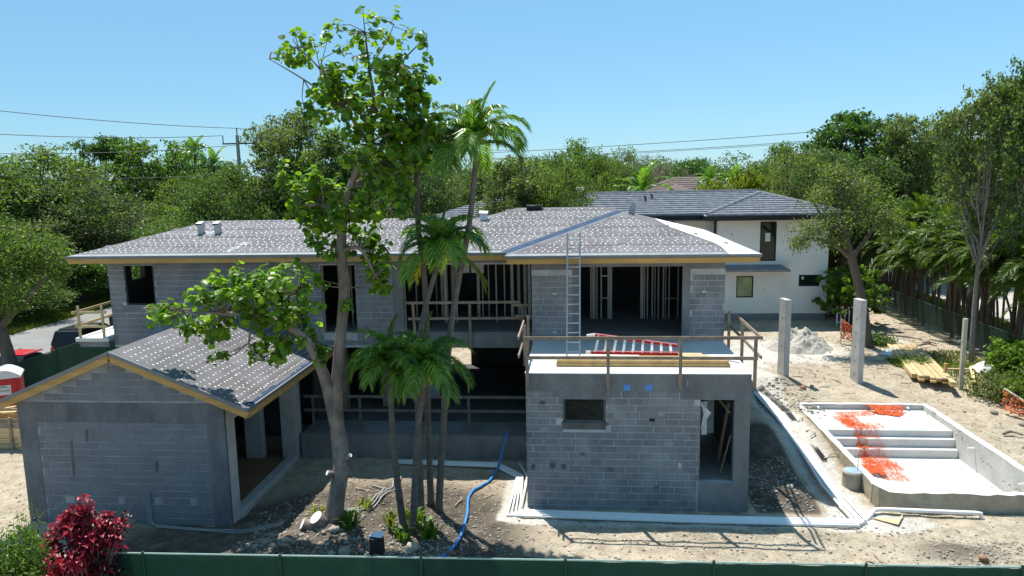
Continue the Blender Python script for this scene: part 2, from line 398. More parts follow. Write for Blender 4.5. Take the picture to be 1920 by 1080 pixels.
def gbase(x, y):
    x = np.asarray(x, float); y = np.asarray(y, float)
    z = .06+0*x
    z = z+.54*sst(22, 27, y)*sst(5.2, 6.6, x)+.40*sst(29.9, 33.5, y)*sst(5.2, 6.6, x)
    z = z+.54*sst(13.5, 14.1, x)*sst(20.4, 22.2, y)*(1-sst(22, 27, y))
    z = z+.9*sst(34.5, 40, y)*sst(-12, -2, x)*(1-sst(5.2, 6.6, x))
    z = z+.33*gauss(x, y, -6.9, 19.3, 1.2, 1.0)+.34*gauss(x, y, -8.1, 17.5, 1.3, .8)+.2*gauss(x, y, -5.6, 21.3, 1.3, .6)
    z = z+.42*gauss(x, y, 6.15, 21.7, .75, .55)+.12*gauss(x, y, 3.2, 19.35, 2.6, .22)+.16*gauss(x, y, 6.0, 19.5, .9, .3)
    z = z+.35*gauss(x, y, 8.3, 31.6, .9, .9)+.2*gauss(x, y, 9.7, 30.7, 1.1, .5)+.2*gauss(x, y, 9.6, 18.6, 1.2, .5)
    z = z-.12*np.exp(-((x-7.45)/.35)**2)*sst(19.5, 21, y)*(1-sst(30, 32, y))
    return z
def gh(x, y):
    z = float(gbase(np.array([x]), np.array([y]))[0])
    return z+float(grel(np.array([x]), np.array([y]))[0])
def grel(x, y):
    q = .05*fbm(x, y, .5, 3, 3)+.085*fbm(x, y, 2.2, 4, 9)
    rough = .45+.85*soilmask(x, y)
    rut = sum(np.exp(-((x-(c+.5*np.sin(y*.35)))/.17)**2) for c in (15.3, 16.9))*sst(30, 33, y)*(1-sst(44, 48, y))+sum(np.exp(-((y-(c+.25*np.sin(x*.5)))/.16)**2) for c in (16.6, 18.1))*sst(-1.5, 1, x)*.7
    return q*rough-.045*rut
def soilmask(x, y):
    a = gauss(x, y, -5.6, 19.2, 4.2, 3.4)*1.3
    b = sst(5.0, 5.2, x)*(1-sst(6.8, 7.25, x))*sst(20.4, 21, y)*(1-sst(26, 29, y))*.8  # dark soil, its strip drawn to the edges of the house shadow
    c = gauss(x, y, 9.6, 18.7, 1.8, .8)*.6+gauss(x, y, 8.6, 31.4, 1.5, 1.2)*.45+gauss(x, y, 1.5, 17.2, 6, .9)*.25
    d = gauss(x, y, -10, 17.6, 3, 2)*1.0
    return np.clip(a+b+c+d, 0, 1)
def axis(lo, hi, core0, core1, st, grow=1.13):
    c = list(np.arange(core0, core1+st/2, st)); s = st; v = core1
    while v < hi: s *= grow; v += s; c.append(min(v, hi))
    s = st; v = core0; a = []
    while v > lo: s *= grow; v -= s; a.append(max(v, lo))
    return np.array(sorted(set(a+c)))
gx = axis(-2500, 2500, -24, 19, .125); gy = axis(-300, 4500, 15.5, 33, .125, 1.06)
GX, GY = np.meshgrid(gx, gy)
GZ = gbase(GX, GY)+grel(GX, GY)*(1-sst(60, 90, np.hypot(GX, GY)))
# excavate under the pool shell
pool = sst(8.62, 8.76, GX)*(1-sst(13.58, 13.72, GX))*sst(21.1, 21.24, GY)*(1-sst(29.55, 29.7, GY))
GZ = GZ*(1-pool)+(-1.0)*pool
wht = np.clip(np.exp(-((GX-7.75)/.6)**2)*sst(19.6, 20.4, GY)*(1-sst(31, 34, GY))*1.2
      +sst(-2.6, -1.9, GX)*(1-sst(-1.2, -.9, GX))*sst(19.7, 20.1, GY)*(1-sst(22.8, 23.6, GY))*1.0
      +np.exp(-((GY-20.1)/.4)**2)*sst(-2.4, -1.8, GX)*(1-sst(8.4, 9.5, GX))
      +gauss(GX, GY, 10.6, 37.2, 3.0, 3.2)*.9+gauss(GX, GY, 8.9, 20.3, 1.2, .5)*.9+gauss(GX, GY, 6.6, 34, 2, 4)*.7
      +gauss(GX, GY, 16.2, 40, 1.5, 5)*.45+gauss(GX, GY, 10, 16.9, 4, .8)*.4, 0, 1)
grs = np.clip(sst(-36.9, -36.5, -(-GX))*0+(1-sst(-36.75, -36.45, GX))+sst(19.6, 20.6, GX)*sst(29, 31, GY)+sst(58, 64, GY)*1.0
      +gauss(GX, GY, 15.6, 34.4, 1.6, .8)*.62+gauss(GX, GY, 15.2, 38.5, 1.5, 1.0)*.7+gauss(GX, GY, 17.6, 33.0, 1.6, 4)*.45+gauss(GX, GY, -25, 46, 3, 12)*.7, 0, 1)
ny, nx = GX.shape
idx = np.arange(nx*ny).reshape(ny, nx)
F = np.stack([idx[:-1, :-1], idx[:-1, 1:], idx[1:, 1:], idx[1:, :-1]], -1).reshape(-1, 4)
me = np_mesh('ground', np.stack([GX, GY, GZ], -1).reshape(-1, 3), F, M['ground'], smooth=True)
ca = me.attributes.new('masks', 'FLOAT_COLOR', 'POINT')
ca.data.foreach_set('color', np.stack([soilmask(GX, GY), grs, wht, np.ones_like(wht)], -1).astype(np.float32).ravel())
g = link('ground', me); g['kind'] = 'structure'

b = MB(); YS = list(np.arange(-60, 260, 8.))
for y0, y1 in zip(YS[:-1], YS[1:]): b.box(-36.6, -28.6, y0, y1, -.2, .16)
o = b.build('road', M['asphalt']); o['kind'] = 'structure'
b = MB()
for y0 in np.arange(-20, 160, 9.): b.box(-32.75, -32.62, y0, y0+9 if int(y0) % 2 else y0+3.5, .12, .166)
lm = b.build('lane_line', M['roadpaint'], o)
b = MB(); b.box(24.6, 40, 26, 75, .6, 1.06); o = b.build('driveway', M['paving']); o['kind'] = 'structure'

# ------------------------------------------------------------------ block walls
def wall_shell(mb, x0, x1, z0, z1, y0, y1, holes):
    "upright wall in the XZ plane between y0 (front) and y1 with rectangular openings"
    xs = sorted({x0, x1, *[h[0] for h in holes], *[h[1] for h in holes]}); zs = sorted({z0, z1, *[h[2] for h in holes], *[h[3] for h in holes]})
    xs = [v for v in xs if x0 <= v <= x1]; zs = [v for v in zs if z0 <= v <= z1]
    def solid(i, j):
        if i < 0 or j < 0 or i >= len(xs)-1 or j >= len(zs)-1: return False
        cx = (xs[i]+xs[i+1])/2; cz = (zs[j]+zs[j+1])/2
        return not any(h[0] < cx < h[1] and h[2] < cz < h[3] for h in holes)
    for i in range(len(xs)-1):
        for j in range(len(zs)-1):
            if not solid(i, j): continue
            a, c, d, e = xs[i], xs[i+1], zs[j], zs[j+1]
            mb.add([(a, y0, d), (c, y0, d), (c, y0, e), (a, y0, e)], [(0, 1, 2, 3)])
            mb.add([(a, y1, d), (c, y1, d), (c, y1, e), (a, y1, e)], [(3, 2, 1, 0)])
            if not solid(i-1, j): mb.add([(a, y0, d), (a, y1, d), (a, y1, e), (a, y0, e)], [(3, 2, 1, 0)])
            if not solid(i+1, j): mb.add([(c, y0, d), (c, y1, d), (c, y1, e), (c, y0, e)], [(0, 1, 2, 3)])
            if not solid(i, j-1): mb.add([(a, y0, d), (c, y0, d), (c, y1, d), (a, y1, d)], [(3, 2, 1, 0)])
            if not solid(i, j+1): mb.add([(a, y0, e), (c, y0, e), (c, y1, e), (a, y1, e)], [(0, 1, 2, 3)])
    return mb
CW, CHH, JT = .4064, .2032, .021
blk = MB(); blk.cbox(0, 1, 0, .05, 0, CHH-JT, .006)
def block_mesh(w, m):
    b = MB(); b.cbox(0, w, 0, .05, 0, CHH-JT, .006); return b.mesh('block', M[m])
BM = {}
def course_spans(x0, x1, z, holes):
    spans = [(x0, x1)]
    for h in holes:
        if h[2] < z+CHH*.5 < h[3]:
            ns = []
            for a, c in spans:
                if h[1] <= a or h[0] >= c: ns.append((a, c)); continue
                if h[0] > a: ns.append((a, h[0]))
                if h[1] < c: ns.append((h[1], c))
            spans = ns
    return spans
def lay_blocks(x0, x1, z0, z1, y, holes, parent, as_objects=True, seed=0, top=None, m='block'):
    rng = random.Random(seed); joined = MB(); n = 0
    nc = int(round((z1-z0)/CHH))
    for c in range(nc):
        z = z0+c*CHH; off = (c % 2)*CW/2+rng.choice((0, 0, 0, .1))
        a0, c0 = (x0, x1) if top is None else top(z, x0, x1)
        if c0-a0 < .15: continue
        for a, e in course_spans(a0, c0, z, holes):
            x = a-((a-x0-off) % CW)
            while x < e:
                xa, xe = max(x, a), min(x+CW-JT, e)
                if xe-xa > .06:
                    w = round(xe-xa, 2); jx = rng.uniform(-.004, .004); jy = -.004+rng.uniform(-.003, .003); jz = rng.uniform(-.003, .003)
                    if as_objects:
                        if (w, m) not in BM: BM[w, m] = block_mesh(w, m)
                        link('block', BM[w, m], parent, (xa+jx, y+jy, z+JT/2+jz)); n += 1
                    else: joined.box(xa+jx, xe+jx, y+jy, y+.05, z+JT/2+jz, z+CHH-JT/2+jz)
                x += CW
    if not as_objects:
        o = joined.build('block_field', M['block'], parent); o['kind'] = 'stuff'
    return n

# ------------------------------------------------------------------ the unfinished house
house = thing('unfinished_house', 'unfinished two storey concrete block house with grey felt roof dotted white', 'house', (-6, 26.3, 0))
HL = Vector((-6, 26.3, 0))
def part(name, mb, m, parent=house, smooth=False):
    o = mb.build(name, m, parent, smooth)
    base = parent
    while base.parent: base = base.parent
    o.matrix_parent_inverse = Matrix.Translation(-Vector(base.location)) if parent is base else Matrix()
    return o
# front wing
W1 = (-1.48, 4.85); YF = 20.78
hol = [(-.42, .81, 2.71, 3.40), (3.47, 4.43, .96, 3.41)]
b = MB(); wall_shell(b, W1[0], W1[1], -.3, 4.05, YF+.006, YF+.2, hol); fw = part('front_wing_wall', b, M['mortar'])
for x0 in (4.65, -1.48):
    b = MB(); b.box(x0, x0+.2, YF+.2, 25.1, -.3, 4.05); part('side_wall', b, M['beam'])
bh = hol+[(4.43, 4.9, -1, 5), (-9, 9, 3.62, 5), (-.62, -.42, 2.55, 2.75), (-.42, .9, 2.5, 2.72), (3.4, 4.5, -1, .97), (-.5, .95, 3.4, 3.7), (2.9, 3.5, 3.45, 3.7), (3.3, 3.47, 3.3, 3.7)]
nb = lay_blocks(W1[0], 4.43, -.02, 3.63, YF, bh, fw, True, 1)
b = MB(); b.box(W1[0]-.003, W1[1]+.003, YF-.004, YF+.1, 3.63, 4.048); b.box(-.5, .95, YF-.006, YF+.1, 3.4, 3.64); b.box(2.9, 4.43, YF-.006, YF+.1, 3.415, 3.64)
b.box(4.435, 4.852, YF-.005, YF+.1, -.3, 3.628); part('tie_beam', b, M['beam'])
b = MB(); b.box(3.45, 4.44, YF-.003, YF+.1, -.3, .955); part('door_threshold_wall', b, M['beam'])
b = MB(); b.cbox(-.46, .86, YF-.03, YF+.12, 2.64, 2.712, .01); b.box(-.42, .81, YF-.008, YF+.05, 2.5, 2.642); part('window_sill', b, M['stain_shade'])
b = MB(); b.box(-1.49, 4.862, YF-.008, 25.09, 4.05, 4.148); part('deck_slab', b, M['beam'])
b = MB(); b.box(-1.495, 4.866, YF-.012, 25.092, 4.151, 4.17); part('deck', b, M['deckcoat'])
b = MB(); b.box(-1.27, 4.64, 21.0, 25.0, .80, .955); part('floor', b, M['slab'])
b = MB()
for (xa, xb, ya, yb) in ((-.42, -.36, YF+.03, YF+.09), (.75, .81, YF+.03, YF+.09)): b.box(xa, xb, ya, yb, 2.76, 3.40)
b.box(-.36, .75, YF+.03, YF+.09, 2.713, 2.76); part('window_buck', b, M['stain_shade'])
b = MB(); b.box(3.475, 3.495, YF+.08, YF+.16, .96, 3.405); b.box(4.405, 4.425, YF+.08, YF+.16, .96, 3.405); part('door_buck', b, M['stain_shade'])
b = MB(); b.obox((4.15, YF+.5, .97), (4.37, YF+.2, 2.3), .03, .03); b.obox((4.05, YF+.6, 3.3), (4.36, YF+.25, 2.95), .04, .04); b.obox((4.2, 22, .97), (4.36, 21.3, 3.2), .05, .09)
part('interior_brace', b, M['greywood'])
b = MB(); b.box(3.6, 3.75, 21.3, 21.45, 2.2, 3.2); b.poly([(3.5, 21.1, 3.3), (3.62, 21.1, 2.9), (3.55, 21.15, 2.4), (3.72, 21.2, 2.7), (3.85, 21.2, 2.9), (3.66, 21.1, 3.1)], .02, (0, 1, 0)); part('plastic_wrap', b, M['plastic'])
for (x0, x1) in ((1.31, 1.50), (1.93, 2.11)):
    b = MB(); b.box(x0, x1, YF-.012, YF+.02, 3.67, 3.84); part('blue_patch', b, M['bluetape'])
b = MB(); b.cbox(2.86, 2.97, YF-.03, YF+.02, 1.37, 1.54, .008); part('outlet_box', b, M['galv'])
b = MB(); b.cbox(2.05, 2.20, YF-.012, YF+.02, 2.76, 2.85, .004); part('vent_knockout', b, M['black'])
for x in (-.55, .95):
    b = MB(); b.box(x-.07, x+.07, YF-.011, YF+.02, 2.84, 2.98); part('patched_hole', b, M['greywood'])
# repair patches and mortar smears left on the blockwork
rp = random.Random(19)
for (x, z, w, h_, m_) in ((-1.3, 1.35, .16, .2, 'stain_shade'), (-.72, 1.4, .2, .2, 'stain_shade'), (-.42, 1.38, .18, .2, 'stain_shade'), (.95, 1.3, .22, .16, 'stain_shade'), (-1.0, 3.3, .22, .14, 'stain_shade'), (2.25, .78, .16, .08, 'stain_shade'), (-.02, .95, .05, .3, 'smear'), (1.5, .62, .04, .14, 'smear'), (2.6, .7, .05, .12, 'smear'), (2.4, 3.0, .3, .17, 'smear'), (2.6, 2.1, .34, .17, 'smear'), (-.9, 2.5, .3, .15, 'smear'), (.15, 1.75, .2, .1, 'stain_shade'), (.6, 3.95, .05, .04, 'smear'), (-.7, 3.9, .06, .05, 'smear'), (3.1, 3.9, .04, .2, 'smear'), (-.3, 3.75, .04, .05, 'smear')):
    n = 9; pts = [(x+w/2*cos(2*pi*i/n)*rp.uniform(.7, 1.15), YF-.0135, z+h_/2*sin(2*pi*i/n)*rp.uniform(.7, 1.15)) for i in range(n)]
    b = MB(); b.poly(pts, .02, (0, 1, 0)); part('mortar_patch', b, M[m_])
for (x, z, w, h_) in ((-14.4, 2.0, .05, 1.1), (-11.9, 1.8, .07, .4), (-13.9, 2.7, .05, .4)):
    b = MB(); b.poly([(x+.08*i*(z < 1.9)*0+dx, 19.2365, z+dz) for i, (dx, dz) in enumerate(((-w/2, -h_/2), (w/2, -h_/2+.05), (w/2+.03, h_/2), (-w/4, h_/2-.06)))], .02, (0, 1, 0)); b.build('mortar_patch', M['stain_shade'], None)
    GARAGE_PATCH = globals().setdefault('GP_', []); GARAGE_PATCH.append(bpy.data.objects[-1] if False else [o for o in bpy.data.objects if o.name.startswith('mortar_patch') and o.parent is None][0]); GARAGE_PATCH[-1].parent = house; GARAGE_PATCH[-1].matrix_parent_inverse = Matrix.Translation(-HL)
# upper front section
YU = 25.1
b = MB(); wall_shell(b, -1.53, 4.92, 4.0, 7.02, YU+.006, YU+.2, [(.12, 3.54, 4.17, 6.69)]); uw = part('upper_wall', b, M['mortar'])
uh = [(.12, 3.54, 4, 6.69), (-.15, .12, 3, 8), (3.54, 3.78, 3, 8), (-9, 9, 6.42, 8)]
nb += lay_blocks(-1.53, 4.92, 4.175, 6.62, YU, uh, uw, True, 4)
b = MB(); b.box(-1.53, 4.92, YU-.004, YU+.1, 6.69, 7.02); b.box(-1.53, .12, YU-.0045, YU+.1, 6.60, 6.688); b.box(3.54, 4.92, YU-.0045, YU+.1, 6.60, 6.688)
b.box(-.15, .118, YU-.005, YU+.1, 4.172, 6.598); b.box(3.542, 3.78, YU-.005, YU+.1, 4.172, 6.598); part('tie_beam', b, M['beam'])
for (x, z) in ((-.75, 5.75), (-.75, 4.42), (4.25, 5.8)):
    b = MB(); b.box(x-.06, x-.01, YU-.03, YU+.02, z, z+.06); b.box(x+.03, x+.06, YU-.02, YU+.02, z, z+.06); part('pipe_stub', b, M['white'])
# main upper wall
YM = 26.3
mh = [(-16.83, -15.67, 5.23, 6.72), (-9.30, -8.03, 4.17, 6.68), (-6.27, -1.53, 4.17, 6.66)]
b = MB(); wall_shell(b, -17.45, -1.53, 3.62, 7.02, YM+.006, YM+.2, mh); mw = part('main_wall', b, M['mortar'])
lay_blocks(-17.45, -6.55, 3.7, 6.72, YM, mh+[(-6.7, -6.27, 3, 8), (-9.3, -8.03, 4, 7), (-17.0, -15.5, 4.85, 5.25)], mw, False, 8)
b = MB(); b.box(-17.45, -1.535, YM-.004, YM+.1, 6.73, 7.02); b.box(-6.68, -6.27, YM-.005, YM+.1, 3.64, 6.728); b.box(-6.27, -1.535, YM-.006, YM+.1, 3.62, 4.165)
b.box(-17.0, -15.5, YM-.007, YM+.1, 4.95, 5.22); part('tie_beam', b, M['beam'])
b = MB(); b.box(-16.83, -16.76, YM+.02, YM+.1, 5.235, 6.715); b.box(-15.74, -15.675, YM+.02, YM+.1, 5.235, 6.715); b.box(-16.75, -15.75, YM+.02, YM+.1, 5.235, 5.29); part('window_buck', b, M['darkframe'])
b = MB(); b.box(-6.26, -6.19, YM+.02, YM+.1, 4.18, 6.65); b.box(-9.29, -9.22, YM+.02, YM+.1, 4.18, 6.67); part('opening_buck', b, M['greywood'])
# shell behind
b = MB(); b.box(-17.45, 4.92, YM+.21, 34.05, 3.66, 4.168); b.box(-1.5, 4.9, YU+.21, YM+.2, 3.66, 4.165); part('upper_floor', b, M['slab'])
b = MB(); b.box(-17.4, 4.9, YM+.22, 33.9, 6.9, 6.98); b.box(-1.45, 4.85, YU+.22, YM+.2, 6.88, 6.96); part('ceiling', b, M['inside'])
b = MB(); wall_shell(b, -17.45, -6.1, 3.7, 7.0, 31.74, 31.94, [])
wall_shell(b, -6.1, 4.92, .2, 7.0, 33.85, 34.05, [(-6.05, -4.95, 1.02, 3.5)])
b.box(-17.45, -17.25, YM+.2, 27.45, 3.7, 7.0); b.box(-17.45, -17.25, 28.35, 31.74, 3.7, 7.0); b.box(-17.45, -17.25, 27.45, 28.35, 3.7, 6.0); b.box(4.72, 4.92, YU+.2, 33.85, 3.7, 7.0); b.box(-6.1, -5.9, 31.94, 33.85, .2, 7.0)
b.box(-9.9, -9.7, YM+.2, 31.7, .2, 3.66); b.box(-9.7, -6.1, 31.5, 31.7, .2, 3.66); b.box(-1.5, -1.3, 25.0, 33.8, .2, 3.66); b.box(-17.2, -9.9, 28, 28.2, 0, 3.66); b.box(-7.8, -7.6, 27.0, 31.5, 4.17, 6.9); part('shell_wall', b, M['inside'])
b = MB(); b.box(-9.7, -1.5, 24.5, 26.0, -.3, .93); part('stem_wall', b, M['beam'])
b = MB(); b.box(-9.7, -1.5, 26.003, 33.84, .2, 1.04); part('ground_floor', b, M['inside'])  # floor takes the darker shell colour to deepen the recess shade
b = MB(); b.box(-9.2, -8.75, 26.9, 27.3, 1.04, 3.66); b.box(-7.5, -7.1, 27.4, 27.8, 1.04, 3.66); part('column', b, M['greywood'])
b = MB(); b.box(-6.6, -5.5, 28.6, 28.8, 1.04, 3.4); part('partition', b, M['mortar'])
for i, x in enumerate((-4.6, -4.15)):
    b = MB(); b.box(x, x+(.38, .5)[i], 29, 29.015, 6.02, 6.66); part('wall_board', b, M['stucco'])
# steel studs
rs = random.Random(3)
studm = {}
def stud(x, y, w, d, z0=4.17, z1=6.88, m='galvlit'):
    k = (w, d, z0, z1, m)
    if k not in studm:
        b = MB(); b.box(-w/2, -w/2+.004, -d/2, d/2, z0, z1); b.box(-w/2, w/2, -d/2, -d/2+.004, z0, z1); b.box(-w/2, w/2, d/2-.004, d/2, z0, z1)
        for z in (4.75, 5.55, 6.35):
            if w > .08: b.box(-.018, .018, -d/2-.003, -d/2+.001, z, z+.06)
        studm[k] = b.mesh('stud', [M[m]])
    o = link('stud', studm[k], house); o.matrix_parent_inverse = Matrix.Translation(-HL); o.location = (x, y, 0)
for x, w in ((.55, .05), (.66, .11), (.78, .04), (.95, .05), (1.22, .05), (1.31, .12), (2.52, .12), (2.62, .04), (2.73, .05), (2.92, .05), (3.02, .03), (3.15, .05), (3.34, .06), (3.43, .03), (3.56, .05), (3.9, .04), (4.3, .04)):
    stud(x, 29.0, w, .06)
b = MB(); b.box(.97, 1.22, 28.96, 28.99, 5.84, 5.88); b.box(1.0, 1.25, 28.96, 28.99, 4.98, 5.01); b.box(3.36, 3.95, 28.96, 28.99, 4.95, 4.98); part('stud_bridging', b, M['galv'])
for x in (-6.2, -5.95, -5.62, -5.42, -5.28, -5.18, -5.06, -4.95, -4.8, -4.62, -3.92, -3.75, -3.5, -3.08, -2.82, -2.52, -2.3, -2.05, -1.85):
    stud(x, 28.2+rs.choice((0, .6, 1.1)), rs.choice((.04, .05, .05, .11)), .06)
for x in (-9.2, -9.0, -8.7, -8.4): stud(x, 28.0, .04, .06)
# roof
RS = .28; ZE = 7.17
def zf(y, y0): return ZE+RS*(y-y0)
mainp = lambda x, y: (x, y, ZE+RS*(y-25.45)); frontp = lambda x, y: (x, y, ZE+RS*(y-24.24)); rightp = lambda x, y: (x, y, ZE+RS*(5.85-x)); stripp = lambda x, y: (x, y, ZE+RS*(x+2.32))
faces = {
 'main': (mainp, [(-18.4, 25.45), (-2.32, 25.45), (1.77, 29.54), (1.14, 30.17), (-2.4, 30.17), (-3.45, 29.12), (-14.73, 29.12)]),
 'front': (frontp, [(-2.32, 24.24), (5.85, 24.24), (1.765, 28.325)]),
}
b = MB(); b.poly([mainp(*p) for p in faces['main'][1]], .1)
b.poly([frontp(*p) for p in faces['front'][1]], .1)
lh = lambda x, y: (x, y, ZE+RS*(x+18.4)); bk = lambda x, y: (x, y, ZE+RS*(32.79-y)); dl = lambda x, y: (x, y, ZE+RS*(x+7.12)); db = lambda x, y: (x, y, ZE+RS*(34.89-y))
b.poly([lh(*p) for p in ((-18.4, 32.79), (-18.4, 25.45), (-14.73, 29.12))], .1)
b.poly([bk(*p) for p in ((-14.73, 29.12), (-3.45, 29.12), (-7.12, 32.79), (-18.4, 32.79))], .1)
b.poly([dl(*p) for p in ((-3.45, 29.12), (-2.4, 30.17), (-7.12, 34.89), (-7.12, 32.79))], .1)
b.poly([db(*p) for p in ((-2.4, 30.17), (1.14, 30.17), (5.85, 34.89), (-7.12, 34.89))], .1)
roof = part('roof', b, M['felt'])
b = MB(); b.poly([rightp(*p) for p in ((3.3, 32.33), (1.14, 30.17), (1.77, 29.54), (1.765, 28.325), (3.3, 26.79))], .1); part('hip_sheet', b, M['felt'], roof)
b = MB(); b.poly([rightp(*p) for p in ((5.85, 24.24), (5.85, 34.89), (3.302, 32.33), (3.302, 26.79))], .1)
up = Vector((0, 0, .006))
b.poly([Vector(frontp(*p))+up for p in ((4.86, 24.24), (5.85, 24.24), (3.35, 26.74), (4.55, 25.25), (4.72, 24.9))])
part('white_hip_sheet', b, M['whitefelt'], roof)
b = MB(); b.poly([stripp(*p) for p in ((-2.32, 24.24), (1.765, 28.325), (1.77, 29.54), (-2.32, 25.45))], .1); part('valley_side_sheet', b, M['paleblue'], roof)
b = MB(); b.poly([Vector(stripp(*p))+up for p in ((-2.32, 25.13), (1.765, 29.2), (1.77, 29.535), (-2.32, 25.447))]); b.poly([Vector(mainp(*p))+up for p in ((-2.32, 25.455), (1.77, 29.545), (1.6, 29.7), (-2.62, 25.48))])
part('valley_membrane', b, M['bluefelt'], roof)
for (x0, x1, y0, y1) in ((-12.6, -12.3, 25.75, 26.7), (-14.75, -14.0, 27.55, 27.9), (-1.75, -1.3, 25.9, 26.1), (-4.2, -3.5, 28.8, 28.98)):
    b = MB(); b.poly([Vector(mainp(*p))+Vector((0, 0, .004)) for p in ((x0, y0), (x1-.1, y0+.03), (x1+.3, y1), (x0+.25, y1-.02))])
    part('membrane_patch', b, M['felt_edge'], roof)
# edge strip and drip
b = MB(); e1 = Vector((0, 0, .004))
b.poly([Vector(mainp(*p))+e1 for p in ((-18.4, 25.45), (-2.33, 25.45), (-2.2, 25.62), (-18.2, 25.62))]); b.poly([Vector(frontp(*p))+e1 for p in ((-2.32, 24.24), (4.84, 24.24), (4.8, 24.42), (-2.14, 24.42))])
part('edge_membrane', b, M['felt_edge'], roof)
b = MB(); b.box(-18.43, -2.36, 25.40, 25.444, 7.08, 7.176); b.box(-2.35, 5.88, 24.19, 24.234, 7.09, 7.178); b.box(5.852, 5.89, 24.236, 34.9, 7.08, 7.172); b.box(-18.44, -18.405, 25.445, 32.8, 7.08, 7.172); b.box(-2.355, -2.325, 24.236, 25.39, 7.09, 7.172)
part('drip_edge', b, M['drip'])
for (x0, x1, y, z) in ((-18.38, -10.2, 25.45, 0), (-10.19, -2.36, 25.452, 0), (-2.3, 1.9, 24.235, .004), (1.905, 5.78, 24.237, 0)):
    b = MB(); b.cbox(x0, x1, y-.02, y+.03, 6.90+z, 7.079, .005); part('fascia_board', b, M['fascia'])
for q in ((5.8, 5.845, 24.3, 34.8), (-18.38, -18.34, 25.5, 32.7), (-2.30, -2.26, 24.28, 25.42)):
    b = MB(); b.box(*q, 6.9, 7.075); part('side_fascia', b, M['fascia'])
b = MB(); b.box(-18.3, -1.56, 25.5, 26.28, 6.96, 6.985); b.box(-2.2, 5.75, 24.3, 25.08, 6.965, 6.99); b.box(4.93, 5.78, 25.1, 34.7, 6.96, 6.985); part('soffit', b, M['greywood'])
# tin caps: rows of round fixings
def inside(p, poly):
    x, y = p; c = False; n = len(poly)
    for i in range(n):
        (x1, y1), (x2, y2) = poly[i], poly[(i+1) % n]
        if (y1 > y) != (y2 > y) and x < (x2-x1)*(y-y1)/(y2-y1)+x1: c = not c
    return c
def caps(fn, poly, nrm, r, du, dv, seed, axis='x', margin=.12):
    rg = random.Random(seed); mb = MB(); xs = [p[0] for p in poly]; ys = [p[1] for p in poly]
    nrm = Vector(nrm).normalized(); k = 0
    u0, u1, v0, v1 = (min(xs), max(xs), min(ys), max(ys)) if axis == 'x' else (min(ys), max(ys), min(xs), max(xs))
    v = v0+margin+.05
    while v < v1-.05:
        u = u0+(k % 2)*du/2+rg.uniform(0, .06); wob = rg.uniform(-.012, .012)
        dd = du*(.78 if k % 4 == 0 else 1.05)
        while u < u1:
            uu = u+rg.gauss(0, .02); vv = v+wob+rg.gauss(0, .010); p = (uu, vv) if axis == 'x' else (vv, uu)
            if inside(p, poly) and rg.random() > .06:
                c = Vector(fn(*p))+nrm*.006; mb.disc(c, nrm, r*rg.uniform(.8, 1.12), 7)
                if rg.random() < .045: mb.disc(c+Vector((rg.uniform(-.12, .12), rg.uniform(.03, .12)*RS*0, 0))+nrm*.002, nrm, r*.9, 7)
            u += dd*rg.uniform(.93, 1.07)
        k += 1; v += dv*(1 if k % 3 else .8)
    return mb
cp = caps(mainp, [(-18.15, 25.62), (-2.6, 25.62), (1.3, 29.5), (1.05, 30.0), (-2.3, 30.05), (-3.45, 29.02), (-14.7, 29.02)], (0, -RS, 1), .031, .25, .17, 5)
cq = caps(frontp, [(-1.9, 24.42), (4.78, 24.42), (4.5, 25.2), (1.76, 28.2)], (0, -RS, 1), .031, .24, .18, 6)
cp.add(cq.v, cq.f); o = part('tin_cap', cp, M['tin'], roof); o['kind'] = 'stuff'
def laps(mb, fn, poly, step, w, lift, axis=1):
    "edges of the overlapping felt rolls"
    lo = min(p[axis] for p in poly); hi = max(p[axis] for p in poly); v = lo+step
    while v < hi-.1:
        xs = []
        for i in range(len(poly)):
            p, q = poly[i], poly[(i+1) % len(poly)]
            if (p[axis]-v)*(q[axis]-v) < 0: xs.append(p[1-axis]+(q[1-axis]-p[1-axis])*(v-p[axis])/(q[axis]-p[axis]))
        xs.sort()
        for a_, c_ in zip(xs[::2], xs[1::2]):
            n = max(1, int((c_-a_)/.7)); pts = []
            for i in range(n+1):
                u = a_+(c_-a_)*i/n; j = .012*sin(i*1.7+v*3)
                pts.append(((u, v+j), (u, v+w+j*.4)) if axis == 1 else ((v+j, u), (v+w+j*.4, u)))
            for (p, q), (r, t) in zip(pts[:-1], pts[1:]):
                P4 = [Vector(fn(*k))+Vector((0, 0, l)) for k, l in ((p, lift), (r, lift), (t, .001), (q, .001))]; mb.add(P4+[P4[0]-Vector((0, 0, lift)), P4[1]-Vector((0, 0, lift))], [(0, 1, 2, 3) if axis == 1 else (3, 2, 1, 0), (0, 4, 5, 1)])
        v += step
b = MB(); laps(b, mainp, faces['main'][1], .86, .22, .007); laps(b, frontp, faces['front'][1], .86, .22, .007); o = part('felt_lap', b, M['felt2'], roof); o['kind'] = 'stuff'
